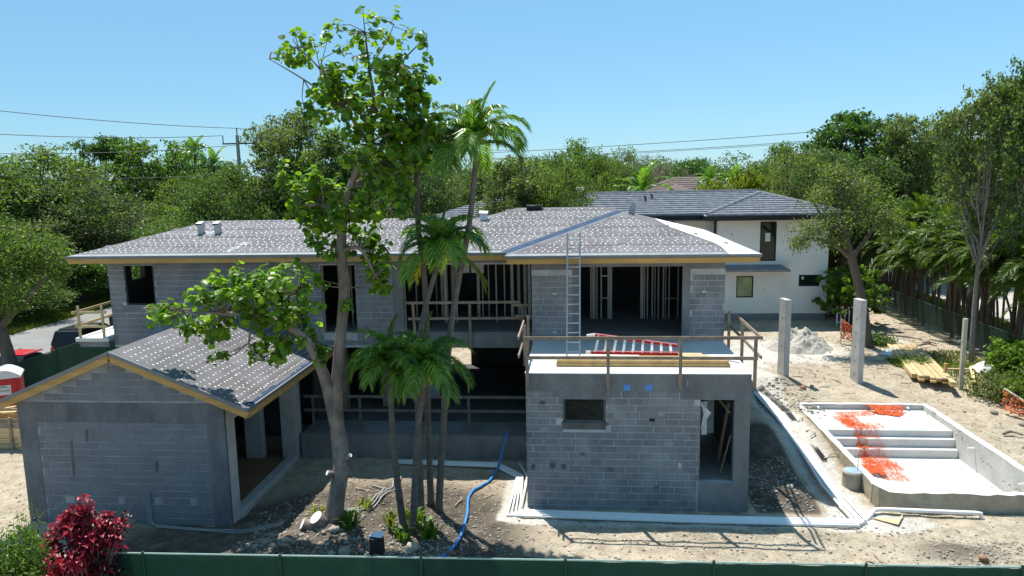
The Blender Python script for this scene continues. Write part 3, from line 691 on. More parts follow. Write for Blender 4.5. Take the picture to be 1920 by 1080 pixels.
# vents, roll and flashing on the roof
def roof_vent(x, y):
    z = ZE+RS*(y-25.45); b = MB()
    b.box(x-.1, x+.1, y-.1, y+.1, z-.05, z+.26); b.box(x-.12, x+.12, y-.2, y+.11, z+.262, z+.36)
    b.poly([(x-.12, y-.2, z+.362), (x+.12, y-.2, z+.362), (x+.09, y+.1, z+.44), (x-.09, y+.1, z+.44)], .05)
    return part('roof_vent', b, M['galv'])
roof_vent(-14.45, 27.75); roof_vent(-13.78, 27.75)
b = MB(); b.box(-3.72, -3.45, 28.75, 28.95, 8.05, 8.38); b.poly([(-3.75, 28.7, 8.38), (-3.42, 28.7, 8.36), (-3.42, 28.98, 8.44), (-3.75, 28.98, 8.46)], .05); part('roof_vent', b, M['toiletroof'])
b = MB(); b.poly([(1.98, 28.9, 8.2), (2.22, 28.9, 8.18), (2.26, 28.92, 8.62), (2.12, 28.92, 8.68), (2.0, 28.9, 8.5)], .03, (0, 1, 0)); part('flashing_upstand', b, M['greypipe'])
felt_roll = MB()
felt_roll.tube([(-1.98, 29.9, 8.52), (-1.42, 29.9, 8.5)], .11, 12); felt_roll.poly([(-1.42, 29.8, 8.42), (-1.3, 29.9, 8.44), (-1.4, 29.95, 8.62), (-1.95, 29.95, 8.62)], .02)
tag(felt_roll.build('roofing_felt_roll', M['black'], None, True), 'dark roll of roofing felt lying on the roof ridge', 'felt roll')
# balcony on the left flank
b = MB(); b.cbox(-18.78, -17.46, 25.95, 28.6, 3.9, 4.05, .02); part('side_balcony_slab', b, M['deckcoat'])
b = MB(); b.poly([(-18.7, 25.99, 3.896), (-18.2, 25.99, 3.895), (-17.47, 25.99, 3.896), (-17.47, 25.99, 3.7), (-18.6, 25.99, 3.7)], .3, (0, 1, 0)); part('side_balcony_edge', b, M['beam'])

# guardrails
def rail(name, label, posts, rails, m='greywood', pw=.09):
    g = thing(name, label, 'guardrail', posts[0][0])
    inv = Matrix.Translation(-Vector(posts[0][0]))
    for (a, bb) in posts:
        b = MB(); b.obox(a, bb, pw, .045, (0, 1, 0)); o = b.build('post', M[m], g); o.matrix_parent_inverse = inv
    for (a, bb) in rails:
        b = MB(); b.obox(a, bb, .04, .095); o = b.build('rail', M[m], g); o.matrix_parent_inverse = inv
    return g
rail('guardrail', 'timber guardrail around the white deck of the front wing',
     [((-1.42, 20.66, 3.72), (-1.42, 20.66, 5.25)), ((.87, 20.66, 3.55), (.87, 20.66, 5.24)), ((2.88, 20.66, 3.77), (2.88, 20.66, 5.24)), ((4.92, 20.66, 3.8), (4.92, 20.66, 5.24)),
      ((5.04, 22.9, 3.8), (5.04, 22.9, 5.2)), ((5.04, 24.9, 3.8), (5.04, 24.9, 5.2)), ((-1.62, 22.6, 3.9), (-1.62, 22.6, 5.2)), ((-1.62, 24.3, 3.9), (-1.62, 24.3, 5.2))],
     [((-1.5, 20.61, 5.22), (5.08, 20.61, 5.24)), ((-1.45, 20.61, 4.66), (4.98, 20.61, 4.66)), ((5.09, 20.68, 5.2), (5.09, 24.2, 5.22)), ((5.085, 20.68, 4.66), (5.085, 25.2, 4.7)), ((-1.67, 20.7, 5.2), (-1.67, 23.1, 5.22)), ((-1.67, 20.7, 4.66), (-1.67, 22.3, 4.66))])
rail('guardrail', 'brown timber guardrail across the upper balcony opening behind the palms',
     [((-5.85, 26.22, 3.8), (-5.92, 26.22, 5.33)), ((-3.84, 26.22, 3.66), (-3.84, 26.22, 5.33)), ((-1.95, 26.22, 3.6), (-1.95, 26.22, 5.25))],
     [((-6.15, 26.17, 5.30), (-2.0, 26.17, 5.32)), ((-2.3, 26.12, 5.22), (-1.6, 26.12, 5.22)), ((-6.1, 26.17, 4.72), (-1.9, 26.17, 4.74)), ((-2.2, 26.12, 4.82), (-1.6, 26.12, 4.82))])
rail('guardrail', 'low timber guardrail along the dark ground floor terrace',
     [((-7.6, 24.75, .93), (-7.6, 24.75, 2.2)), ((-3.75, 24.75, .93), (-3.75, 24.75, 2.28)), ((-9.3, 24.75, .93), (-9.3, 24.75, 2.28)), ((-5.6, 24.75, .93), (-5.6, 24.75, 2.28))],
     [((-9.6, 24.70, 2.24), (-1.55, 24.70, 2.25)), ((-9.6, 24.70, 1.74), (-1.55, 24.70, 1.75))], 'stain_shade')  # rails darkened past the other timber to sink into the recess shade
rail('guardrail', 'pale timber guardrail around the side balcony above the parked cars',
     [((-18.62, 26.05, 3.9), (-18.62, 26.05, 5.25)), ((-17.68, 26.05, 4.05), (-17.68, 26.05, 5.3)), ((-18.62, 28.4, 4.05), (-18.62, 28.4, 5.25))],
     [((-18.85, 26.0, 5.0), (-17.48, 26.0, 5.02)), ((-18.75, 26.0, 4.48), (-17.48, 26.0, 4.48)), ((-18.67, 25.9, 5.02), (-18.67, 28.6, 5.05)), ((-18.67, 25.9, 4.5), (-18.67, 28.6, 4.53))], 'palewood')

# ------------------------------------------------------------------ garage
gar = thing('garage', 'grey block garage with gabled felt roof and yellow fascia at left', 'garage', (-12.8, 19.25, 0))
GI = Matrix.Translation((12.8, -19.25, 0))
def gpart(name, mb, m, parent=gar, smooth=False):
    o = mb.build(name, m, parent, smooth)
    if parent is gar: o.matrix_parent_inverse = GI
    return o
GY0 = 19.25; GS = .415; gz = lambda x: 5.13-GS*abs(x+12.8)
b = MB(); f0 = [(-15.897, GY0+.006, -.3), (-9.804, GY0+.006, -.3), (-9.804, GY0+.006, gz(-9.8)-.13), (-12.8, GY0+.006, 5.0), (-15.897, GY0+.006, gz(-15.9)-.13)]
b.poly(f0, .2, (0, 1, 0)); gw = gpart('front_wall', b, M['gmortar'])
gh_ = [(-20, -15.35, -1, 9), (-10.3, -5, -1, 9), (-20, 0, 3.06, 3.7), (-14.75, -14.55, .62, .86), (-13.15, -12.95, .66, .88), (-12.0, -11.8, .62, .86), (-11.0, -10.8, .64, .88)]
def gtop(z, x0, x1):
    if z < 3.5: return x0, x1
    half = (5.0-.16-z-CHH)/GS; return max(x0, -12.8-half), min(x1, -12.8+half)
lay_blocks(-15.9, -9.8, .05, 4.95, GY0, gh_, gw, True, 11, gtop, 'gblock')
b = MB(); b.box(-15.9, -15.36, GY0-.005, GY0+.1, -.3, 3.085); b.box(-10.31, -9.8, GY0-.005, GY0+.1, -.3, 3.085); b.box(-15.902, -9.798, GY0-.006, GY0+.1, 3.09, 3.66); gpart('tie_beam', b, M['darkbeam'])
b = MB(); b.box(-10.3, -9.801, GY0+.1, 19.85, -.3, 3.3); b.box(-10.3, -9.8, 24.25, 24.85, -.3, 3.3); b.box(-10.295, -9.796, GY0+.102, 26.28, 3.05, 3.62); gpart('side_frame', b, M['column'])
b = MB(); b.cbox(-10.1, -9.75, 19.85, 24.25, -.3, .25, .02); gpart('kerb', b, M['column'])
b = MB(); b.box(-15.9, -15.7, GY0+.21, 26.2, -.3, 3.5); b.box(-15.7, -10.3, 26.0, 26.2, -.3, 3.6); gpart('rear_wall', b, M['inside'])
b = MB(); b.box(-15.7, -10.1, GY0+.21, 26.0, -.3, .12); gpart('floor', b, mat('reddish_dirt_floor', (.26, .15, .085), .95))
b = MB(); b.box(-13.2, -12.6, 22.5, 23.1, .12, 3.4); b.box(-11.6, -11.0, 24.2, 24.5, .12, 3.2); gpart('inner_column', b, M['column'])
b = MB()
for s, x1 in ((1, -8.97), (-1, -16.63)):
    p = [(-12.8, 18.95, 5.2), (x1, 18.95, 5.2-GS*3.83), (x1, 26.285, 5.2-GS*3.83), (-12.8, 26.285, 5.2)]
    b.poly(p if s > 0 else p[::-1], .09)
gr = gpart('roof', b, M['felt'])
gfn = lambda x, y: (x, y, 5.2-GS*abs(x+12.8))
cg = caps(gfn, [(-12.7, 19.1), (-9.12, 19.1), (-9.12, 26.2), (-12.7, 26.2)], (GS, 0, 1), .031, .22, .22, 9, 'y', .1)
ch = caps(gfn, [(-16.5, 19.1), (-12.9, 19.1), (-12.9, 26.2), (-16.5, 26.2)], (-GS, 0, 1), .031, .22, .22, 10, 'y', .1)
cg.add(ch.v, ch.f); o = gpart('tin_cap', cg, M['tin'], gr); o['kind'] = 'stuff'
b = MB()
for x1 in (-8.95, -16.65): b.obox((-12.8, 18.93, 5.165), (x1, 18.93, 5.165-GS*abs(x1+12.8)), .05, .1)
b.obox((-8.95, 18.95, 3.575), (-8.95, 26.28, 3.575), .05, .1); gpart('drip_edge', b, M['drip'])
for x1, n in ((-8.97, 0), (-16.63, 1)):
    b = MB(); b.obox((-12.8, 18.965, 5.02), (x1, 18.965, 5.02-GS*abs(x1+12.8)), .05, .19); gpart('fascia_board', b, M['fascia'])
b = MB(); b.obox((-8.99, 19.0, 3.43), (-8.99, 26.28, 3.43), .05, .19); gpart('eave_board', b, M['fascia'])
b = MB(); b.poly([(-12.8, 18.98, 5.1), (-8.98, 18.98, 3.51), (-8.98, 26.2, 3.51), (-12.8, 26.2, 5.1)], .01); gpart('sheathing', b, M['greywood'])
b = MB(); rg = random.Random(5)
laps(b, gfn, [(-12.8, 19.0), (-9.0, 19.0), (-9.0, 26.2), (-12.8, 26.2)], .86, .2, .007, 0); o = gpart('felt_lap', b, M['felt2'], gr); o['kind'] = 'stuff'; b = MB()
v = 19.2; pts = []
while v < 26.2: pts.append(v); v += rg.uniform(.12, .3)
for a, c in zip(pts[:-1], pts[1:]):
    w = rg.uniform(.03, .12); b.poly([Vector(gfn(x, y))+Vector((0, 0, .012)) for x, y in ((-9.0, a), (-9.0, c), (-9.0-w, c), (-9.0-w, a))], .01)
gpart('torn_felt_edge', b, M['bluefelt'], gr)
for o in GP_: o.parent = gar; o.matrix_parent_inverse = GI
# boards stored inside the garage
for i in range(7):
    b = MB(); b.cbox(-13.4+rg.uniform(-.1, .1), -10.6+rg.uniform(-.1, .1), 25.0+(i % 2)*.35, 25.3+(i % 2)*.35, .14+(i//2)*.1, .22+(i//2)*.1, .004)
    tag(b.build('stored_board', M['greywood']), 'brown board in the dim stack inside the garage', 'board', 'boards stored in the garage')

# ------------------------------------------------------------------ ladders and timber on the deck
lad = thing('ladder', 'silver extension ladder leaning against the roof eave', 'ladder', (-.12, 22.75, 4.175))
LI = Matrix.Translation((.12, -22.75, -4.175))
bl = Vector((-.32, 22.75, 4.175)); tl = Vector((-.29, 24.17, 7.9)); wv_ = Vector((.40, 0, 0))
for d in (Vector(), wv_):
    b = MB(); b.obox(bl+d, tl+d, .05, .07, (0, 1, 0)); o = b.build('side_rail', M['alu'], lad); o.matrix_parent_inverse = LI
for i in range(13):
    p = bl.lerp(tl, (i+.5)/13.2); b = MB(); b.tube([p+Vector((.02, 0, 0)), p+wv_-Vector((.02, 0, 0))], .022, 6); o = b.build('rung', M['alu'], lad); o.matrix_parent_inverse = LI
# timbers: (x0, x1, y, z, w, h, material)
timbers = [(-.62, 4.42, 21.58, 4.17, .14, .10, 'lumber'), (-.60, 4.38, 21.585, 4.275, .13, .09, 'lumber'), (-.35, 4.3, 21.80, 4.17, .2, .12, 'lumber'), (-.2, 3.2, 21.95, 4.30, .16, .08, 'lumber'),
           (.0, 3.0, 22.15, 4.17, .2, .14, 'lumber'), (2.9, 3.75, 22.35, 4.17, .2, .2, 'palewood'), (1.9, 3.3, 22.7, 4.17, .12, .12, 'lumber'), (3.0, 3.9, 22.1, 4.32, .25, .05, 'palewood')]
tl_lab = ['long yellow beam at the front bottom of the deck pile', 'long yellow beam resting on the front beam of the deck pile', 'yellow timber just behind the front beams on the deck', 'flat yellow plank in the middle of the deck pile',
          'yellow timber under the red ladder on the deck', 'short pale block of timber at the right end of the red ladder', 'thin yellow timber behind the red ladder top', 'short pale board lying over the right end of the pile']
for (x0, x1, y, z, w, h, m_), lb in zip(timbers, tl_lab):
    b = MB(); b.cbox(x0, x1, y-w/2, y+w/2, z+.004, z+h, .006); o = b.build('timber', M[m_]); tag(o, lb, 'timber', 'timber piled on the deck')
b = MB(); b.tube([(4.35, 21.8, 4.3), (4.75, 21.95, 4.2)], .02, 8); tag(b.build('steel_pipe', M['galv']), 'short grey pipe sticking out of the deck timber pile', 'pipe')
# red ladder lying across the pile
rl = thing('ladder', 'red fibreglass ladder with white rungs lying on the deck timbers', 'ladder', (.4, 22.6, 4.4))
RI = Matrix.Translation((-.4, -22.6, -4.4))
A0, A1 = Vector((.42, 22.55, 4.36)), Vector((3.02, 22.15, 4.42)); B0, B1 = Vector((.55, 22.75, 4.86)), Vector((3.0, 22.35, 4.62))
for a, c in ((A0, A1), (B0, B1)):
    b = MB(); b.obox(a, c, .035, .12, (0, .5, 1)); o = b.build('side_rail', M['red'], rl); o.matrix_parent_inverse = RI
    b = MB(); d = Vector((0, -.021, .044)); b.obox(a+d, c+d, .03, .012, (0, .5, 1)); o = b.build('rail_edge', M['white'], rl); o.matrix_parent_inverse = RI
for i in range(9):
    t = .05+i/9.2; b = MB(); b.obox(A0.lerp(A1, t), B0.lerp(B1, t), .075, .04, (0, -1, .3)); o = b.build('rung', M['white'], rl); o.matrix_parent_inverse = RI
for p, q in ((A0, Vector((.28, 22.5, 4.36))), (B0, Vector((.30, 22.68, 4.84)))):
    b = MB(); b.obox(p, q, .06, .09); o = b.build('foot', M['white'], rl); o.matrix_parent_inverse = RI

# ------------------------------------------------------------------ pool
pl = thing('swimming_pool', 'unfinished concrete swimming pool shell with steps and sun shelf', 'swimming pool', (10.3, 24.8, 0))
PI_ = Matrix.Translation((-10.3, -24.8, 0))
def ppart(name, mb, m, smooth=False):
    o = mb.build(name, m, pl, smooth); o.matrix_parent_inverse = PI_; return o
ZC = .60; FL = -.45
b = MB(); b.box(8.88, 13.48, 21.3, 26.7, -.9, FL); ppart('floor', b, M['poolc'])
for i, (ya, yb, zz) in enumerate(((27.1, 29.5, .40), (26.86, 27.2, .15), (26.6, 26.95, -.15))):
    b = MB(); b.cbox(8.885, 13.475, ya, yb, -.9, zz, .02); ppart('sun_shelf' if i == 0 else 'step', b, M['poolc'])
def rough_wall(name, pts, w, z0, z1, m, top, seed, wob=.018):
    rg = random.Random(seed); mb = MB(); n = len(pts)
    L = []; R = []
    for i, p in enumerate(pts):
        p = Vector((*p, 0)); d = (Vector((*pts[min(i+1, n-1)], 0))-Vector((*pts[max(i-1, 0)], 0))).normalized(); s = Vector((d.y, -d.x, 0))
        j = rg.uniform(-.012, .012); zz = z1+rg.uniform(-wob, wob*.7)
        L.append((p+s*(w/2+j), zz)); R.append((p-s*(w/2), zz+rg.uniform(-.006, .006)))
    for i in range(n-1):
        (a, za), (c, zc) = L[i], L[i+1]; (d, zd), (e, ze) = R[i], R[i+1]
        q = [Vector((p.x, p.y, z)) for p, z in ((a, z0), (c, z0), (c, zc), (a, za), (d, z0), (e, z0), (e, ze), (d, zd))]
        mb.cur = 0; mb.add(q, [(0, 1, 2, 3), (5, 4, 7, 6)]); mb.cur = 1; mb.add([q[3], q[2], q[6], q[7]], [(0, 1, 2, 3)])
        mb.cur = 0
        if i == 0: mb.add([q[0], q[3], q[7], q[4]], [(0, 1, 2, 3)])
        if i == n-2: mb.add([q[1], q[5], q[6], q[2]], [(0, 1, 2, 3)])
    return ppart(name, mb, [m, top])
def seg(a, c, n): return [(a[0]+(c[0]-a[0])*i/n, a[1]+(c[1]-a[1])*i/n) for i in range(n+1)]
rough_wall('side_wall', seg((8.77, 21.75), (8.77, 29.72), 30)[::-1], .22, -.6, ZC, M['gunite'], M['poolwall'], 1)
rough_wall('front_wall', [(13.72, 21.2)]+seg((13.2, 21.2), (9.25, 21.2), 20)+[(8.98, 21.28), (8.83, 21.48), (8.77, 21.75)], .22, -.5, ZC, M['gunite'], M['poolc'], 2, .03)
rough_wall('far_wall', seg((8.885, 29.61), (13.475, 29.61), 12), .2, -.6, ZC+.01, M['poolwall'], M['poolc'], 3)
rough_wall('side_wall', seg((13.6, 29.72), (13.6, 21.1), 24), .24, -.9, ZC+.012, M['poolwall'], M['poolc'], 4)
for x in (9.5, 12.9):
    b = MB(); b.tube([(x, 29.52, .5), (x, 29.36, .5)], .045, 8); ppart('return_fitting', b, M['white'])
for y in (25.6, 22.6):
    b = MB(); b.tube([(13.48, y, .3), (13.25, y, .3)], .03, 6); b.tube([(13.475, y, .3), (13.475, y, -.35)], .01, 4); ppart('return_stub', b, M['white'])
for i, y in enumerate((29.0, 27.6, 26.6, 26.1, 24.6)):
    b = MB(); z0 = gh(8.4, y); b.tube([(8.67, y, .42), (8.5, y, .46), (8.38, y-.05, .43), (8.3, y-.1, max(z0, .2)+.12*(i % 2)), (8.1, y-.3, z0+.03)], .025, 6); b.tube([(8.64, y+.02, .43), (8.645, y+.02, z0)], .012, 5); ppart('plumbing_stub', b, M['post'])
# round skimmer pit at the corner
b = MB(); b.tube([(8.45, 22.75, -.2), (8.45, 22.75, .55)], [.29, .29], 20); b.tube([(8.45, 22.75, .552), (8.45, 22.75, .60)], [.31, .28], 20)
sk = tag(b.build('skimmer_pit', M['gunite'], None, False), 'round concrete pit with bluish lid at the near left pool corner', 'skimmer pit')
b = MB(); b.disc((8.45, 22.75, .604), (0, 0, 1), .25, 18); b.build('lid', M['bluelid'], sk); b = MB(); b.tube([(8.6, 22.75, .60), (8.6, 22.75, 1.05)], .012, 6); b.build('pipe', M['greypipe'], sk)

def netting(mb, corners, nu, nv, r, sag, seed, fn=None, drop=.0):
    "open mesh: strands between four corners, crumpled by noise"
    rg = random.Random(seed); P = {}
    a, b_, c, d = [Vector(p) for p in corners]
    for i in range(nu+1):
        for j in range(nv+1):
            u, v = i/nu, j/nv; p = (a*(1-u)+b_*u)*(1-v)+(d*(1-u)+c*u)*v
            q = p+Vector((rg.gauss(0, sag), rg.gauss(0, sag), abs(rg.gauss(0, sag))))
            if fn: q.z = fn(q.x, q.y)+abs(rg.gauss(0, sag*.6))+.01
            P[i, j] = q
    for i in range(nu+1):
        for j in range(nv+1):
            for (k, l) in ((i+1, j), (i, j+1)):
                if (k, l) in P and rg.random() > drop:
                    e = (P[k, l]-P[i, j]); s = e.cross(Vector((0, 0, 1)))
                    if s.length < 1e-5: s = Vector((1, 0, 0))
                    s = s.normalized()*r; w = Vector((0, 0, r))
                    mb.add([P[i, j]+s, P[k, l]+s, P[k, l]-s, P[i, j]-s, P[i, j]+w, P[k, l]+w], [(0, 1, 5, 4), (3, 4, 5, 2)])
def poolz(x, y):
    for y0, z in ((27.1, .40), (26.86, .15), (26.6, -.15)):
        if y > y0: return z
    return FL
b = MB(); K_ = 1.06; c4 = lambda *q: [(x*K_, y*K_, 0) for x, y in q]
netting(b, c4((10.65, 27.78), (11.95, 27.6), (11.55, 26.95), (10.9, 27.3)), 40, 24, 0.0060, .05, 1, lambda x, y: .41+.2*max(0, 1-abs(y-29.35)/.45))
netting(b, c4((9.35, 27.4), (10.8, 27.65), (10.9, 27.2), (9.6, 26.85)), 30, 14, 0.0036, .05, 2, poolz, .3)
netting(b, c4((9.2, 26.95), (9.95, 27.05), (10.0, 25.9), (9.3, 25.7)), 16, 26, 0.0044, .05, 3, poolz, .12)
netting(b, c4((9.35, 26.6), (9.7, 26.6), (9.65, 26.0), (9.4, 26.0)), 14, 16, 0.0056, .05, 13, poolz, .1)
netting(b, c4((9.6, 26.2), (10.6, 26.3), (10.5, 25.7), (9.7, 25.6)), 18, 12, 0.0032, .05, 14, poolz, .4)
netting(b, c4((9.45, 25.9), (10.3, 26.0), (10.4, 24.2), (9.6, 24.1)), 18, 40, 0.0038, .045, 4, poolz, .22)
netting(b, c4((9.5, 25.7), (9.75, 25.7), (9.85, 24.6), (9.6, 24.5)), 8, 30, 0.0048, .04, 15, poolz, .1)
netting(b, c4((9.5, 24.8), (10.5, 24.7), (10.5, 23.9), (9.3, 24.0)), 22, 20, 0.0044, .05, 5, poolz, .15)
netting(b, c4((9.0, 24.1), (9.7, 24.0), (9.7, 23.3), (9.05, 23.45)), 26, 24, 0.0064, .05, 6, lambda x, y: FL+.1)
netting(b, c4((9.6, 24.0), (10.4, 23.8), (10.3, 23.0), (9.6, 23.1)), 15, 15, 0.0040, .05, 7, poolz, .2)
tag(b.build('safety_net', M['orange']), 'crumpled orange safety net strewn across the pool shelf and steps', 'netting')

# white drain pipe in front of the pool, pipes along the walls
b = MB(); b.tube([(8.05, 20.45, .05), (8.4, 20.85, .19), (8.6, 20.88, .2), (11.1, 20.75, .2), (11.22, 20.74, .2), (11.24, 20.7, .02)], .06, 10); tag(b.build('drain_pipe', M['white'], None, True), 'thick white drain pipe lying in front of the pool wall', 'pipe')
for i in range(4):
    d = i*.10; z = .13+.012*(i % 2)
    b = MB(); b.tube([(-6.2, 23.9+d*.6, z+.02), (-2.75+d*.3, 23.72+d*.7, z+.02), (-1.95+d*.55, 22.9+d*.3, z), (-2.02+d*1.15, 20.15+d, z), (2.9, 20.0+d, z), (7.65+d, 19.95+d, z), (7.5+d*1.1, 22.5, z+.03), (7.55+d*1.1, 25, .22+z), (7.5+d*1.1, 28, .42+z), (7.3+d, 31.5, .55+z), (7.1+d, 34, .9+z)], .048, 8)
    tag(b.build('conduit_pipe', M['white'], None, True), ['outermost white pipe of the bundle round the front wing', 'second white pipe from the outside of the bundle round the front wing', 'third white pipe from the outside of the bundle round the front wing', 'innermost white pipe of the bundle round the front wing'][i], 'pipe', 'white pipes laid round the front wing')
b = MB(); b.tube([(-1.95, 23.9, .2), (-1.62, 22.9, .15), (-1.65, 20.6, .15)], .045, 8); tag(b.build('conduit_pipe', M['white'], None, True), 'short white pipe with a bend tight against the front wing corner', 'pipe')
for i in range(4):
    b = MB(); d = .045*i; pts = [(7.2+d, 34, 1.1), (7.55+d*1.3, 31, .78+.03*i), (7.95+d*1.2, 28.5, .66), (8.0+d*1.1, 26.5, .5), (8.02+d, 24.2, .36)]
    b.tube(pts, .017, 6); tag(b.build('cable', M['blackpipe'], None, True), 'thin dark cable running beside the white pipes towards the pool', 'cable', 'dark cables by the pool trench')
# blue hose
hp = [(-2.4, 24.6, 1.0), (-2.42, 24.45, .95), (-2.55, 24.0, .5), (-2.65, 23.5, .2), (-2.85, 22.5, .12), (-3.2, 21.85, .12), (-3.3, 21.2, .13), (-3.2, 20.3, .13), (-3.17, 19.4, .13), (-3.2, 18.6, .13), (-3.4, 17.9, .12), (-3.75, 17.3, .12), (-4.3, 16.6, .1)]
def smooth_path(p, n=6, on_ground=False, lift=.04):
    out = []; P = [Vector(q) for q in p]
    for i in range(len(P)-1):
        a, b_, c, d = P[max(i-1, 0)], P[i], P[i+1], P[min(i+2, len(P)-1)]
        for k in range(n):
            t = k/n; out.append(.5*((2*b_)+(c-a)*t+(2*a-5*b_+4*c-d)*t*t+(3*b_-a-3*c+d)*t**3))
    out.append(P[-1])
    if on_ground:
        for q in out: q.z = max(q.z if on_ground == 'max' else -9, gh(q.x, q.y)+lift)
    return out
b = MB(); b.tube(smooth_path(hp, 6, 'max', .05), .042, 8); tag(b.build('blue_hose', M['bluehose'], None, True), 'bright blue hose snaking over the soil from the terrace', 'hose')
for i, pts in enumerate(([(-6.6, 19.75, 0), (-6.2, 20.7, 0), (-5.95, 21.35, 0), (-6.0, 21.6, 0), (-6.5, 22.1, 0)], [(-6.55, 19.65, 0), (-6.1, 20.6, 0), (-5.88, 21.25, 0), (-5.75, 21.5, 0), (-5.9, 22.4, 0)], [(-6.5, 19.5, 0), (-6.0, 20.5, 0), (-5.75, 21.2, 0), (-5.6, 21.5, 0), (-5.75, 22.8, 0)])):
    b = MB(); b.tube(smooth_path(pts, 5, True, .05), .026, 6); tag(b.build('conduit_pipe', M['greypipe'], None, True), 'thin grey conduit bending across the soil beside the big tree', 'pipe', 'grey conduits by the big tree')
for i in range(3):
    b = MB(); d = i*.05; b.tube([(-12.25+d, 19.2, 1.05), (-12.25+d, 19.17, .25), (-12.2+d, 19.15, .12+.02*i), (-11.9, 19.1-d, .1), (-10.4, 18.95-d, .1), (-9.3, 18.9-d*2, .12), (-8.2, 19.1-d*2, .3)], .012, 6)
    tag(b.build('conduit_pipe', M['greypipe'], None, True), 'thin conduit dropping down the garage wall and along its foot', 'pipe', 'conduits at the garage wall')
b = MB(); b.obox((-13.6, 18.9, .45), (-12.4, 18.8, .35), .16, .04); b.obox((-13.3, 18.95, .42), (-13.3, 18.9, 0), .05, .05); b.obox((-12.6, 18.9, .36), (-12.6, 18.85, 0), .05, .05); tag(b.build('plank_bench', M['greywood']), 'rough grey plank on stakes at the foot of the garage wall', 'plank')

# ------------------------------------------------------------------ columns, post, stacks on the right
def column(x, y, rz, label, seed):
    t = thing('concrete_column', label, 'column', (x, y, .64), rz, 'free standing columns behind the pool')
    b = MB(); b.cbox(-.31, .31, -.12, .12, 0, 3.75, .015); b.build('shaft', M['column'], t)
    for k in range(4):
        b = MB(); z = 3.0-.22*(k % 2)-(.25 if k > 1 else 0); s = -.26 if k < 2 else .24; b.tube([(s, -.05, z), (s*1.35, -.06, z+.02), (s*1.4, -.02, z+.01)], .012, 5); b.build('tie_wire', M['galv'], t)
    for k in range(5):
        b = MB(); z = .5+.6*k; b.cbox(-.03, .03, -.132, -.12, z, z+.07, .003); b.build('form_hole', M['plinth'], t)
column(8.85, 32.2, radians(-79), 'pale concrete column nearer the house beside the sand heap', 1)
column(11.86, 32.05, radians(-79), 'pale concrete column in front of the orange mesh by the oak', 2)
t = thing('timber_post', 'slim pale timber post standing beside the stacked planks', 'post', (15.75, 31.3, gh(15.75, 31.3)-.1))
b = MB(); b.cbox(-.075, .075, -.075, .075, 0, 3.05, .01); b.build('shaft', M['post'], t)
b = MB(); b.tube([(-.08, 0, 2.15), (-.2, -.02, 2.13), (-.22, -.02, 2.05)], .025, 6); b.build('tap', M['galv'], t)
# planks
pa = Vector((16.0, 37.4, 0)); pb = Vector((14.75, 31.7, 0)); pd = (pb-pa).normalized(); pn = Vector((-pd.y, pd.x, 0))
plank = None; k = 0; rg = random.Random(8)
top_lab = ['yellow plank along the near edge of the stack by the slim post', 'yellow plank second from the near edge of the stack by the slim post', 'yellow plank third from the near edge of the stack by the slim post', 'yellow plank in the middle of the top of the stack by the slim post', 'yellow plank fifth from the near edge of the stack by the slim post', 'yellow plank second from the far edge of the stack by the slim post', 'yellow plank along the far edge of the stack by the slim post']
for lay in (1, 2):
    for i in range(7):
        off = (i-3)*.205; z = .88+lay*.1+.03+(.02*(i % 3) if lay == 2 else 0)
        sh = rg.uniform(-.25, .25)
        a = pa+pn*off+pd*sh; c = pb+pn*off+pd*(sh+.25*i*.5); mid = (a+c)/2
        b = MB(); b.obox(a+Vector((0, 0, z+.05)), c+Vector((0, 0, z+.05)), .19, .085); o = b.build('plank', M['palewood'] if lay == 2 else M['lumber'])
        tag(o, top_lab[i] if lay == 2 else 'yellow plank in the lower layers of the stack by the slim post', 'plank', 'planks stacked by the slim post')
b = MB(); b.obox((15.25, 31.6, 1.35), (15.25, 31.6, 1.75), .1, .14, (0, 1, 0)); tag(b.build('timber_offcut', M['lumber']), 'short upright offcut on the end of the plank stack', 'offcut')
for (a, c, lb) in (((17.2, 33.4, 1.15), (16.1, 31.0, 1.1), 'long loose yellow batten lying behind the slim post'), ((18.2, 33.6, 1.15), (17.6, 31.7, 1.2), 'loose pale board lying by the white rubble near the screen fence'), ((16.0, 33.0, 1.15), (16.9, 33.1, 1.12), 'short grey batten crossing behind the plank stack')):
    b = MB(); b.obox(a, c, .14, .04); tag(b.build('loose_board', M['palewood']), lb, 'board')
def crumple(nx_, ny_, sx, sy, h, seed, jit=.1):
    rg = np.random.default_rng(seed); u, v = np.meshgrid(np.linspace(-1, 1, nx_), np.linspace(-1, 1, ny_))
    r = np.sqrt(u*u+v*v); z = h*np.clip(1-r, 0, 1)*(.6+.8*rg.random(u.shape))+.01
    X = u*sx+rg.normal(0, jit*sx*.3, u.shape); Y = v*sy+rg.normal(0, jit*sy*.3, u.shape)
    i = np.arange(nx_*ny_).reshape(ny_, nx_); F = np.stack([i[:-1, :-1], i[:-1, 1:], i[1:, 1:], i[1:, :-1]], -1).reshape(-1, 4)
    keep = (r < 1.05)[:-1, :-1].ravel(); return np.stack([X, Y, z], -1).reshape(-1, 3), F[keep]
v_, f_ = crumple(18, 14, .9, .55, .25, 3); tag(link('plastic_sheet', np_mesh('plastic_sheet', v_, f_, M['plastic']), None, (15.3, 36.6, 1.0), (0, 0, .5)), 'crumpled clear plastic sheet at the far end of the plank stack', 'plastic sheet')
v_, f_ = crumple(12, 10, .7, .5, .35, 5); tag(link('rubble_bag', np_mesh('rubble_bag', v_, f_, M['plastic']), None, (17.7, 33.5, 1.0), (0, 0, .9)), 'pale rubble bags dumped near the screen fence behind the planks', 'rubble')
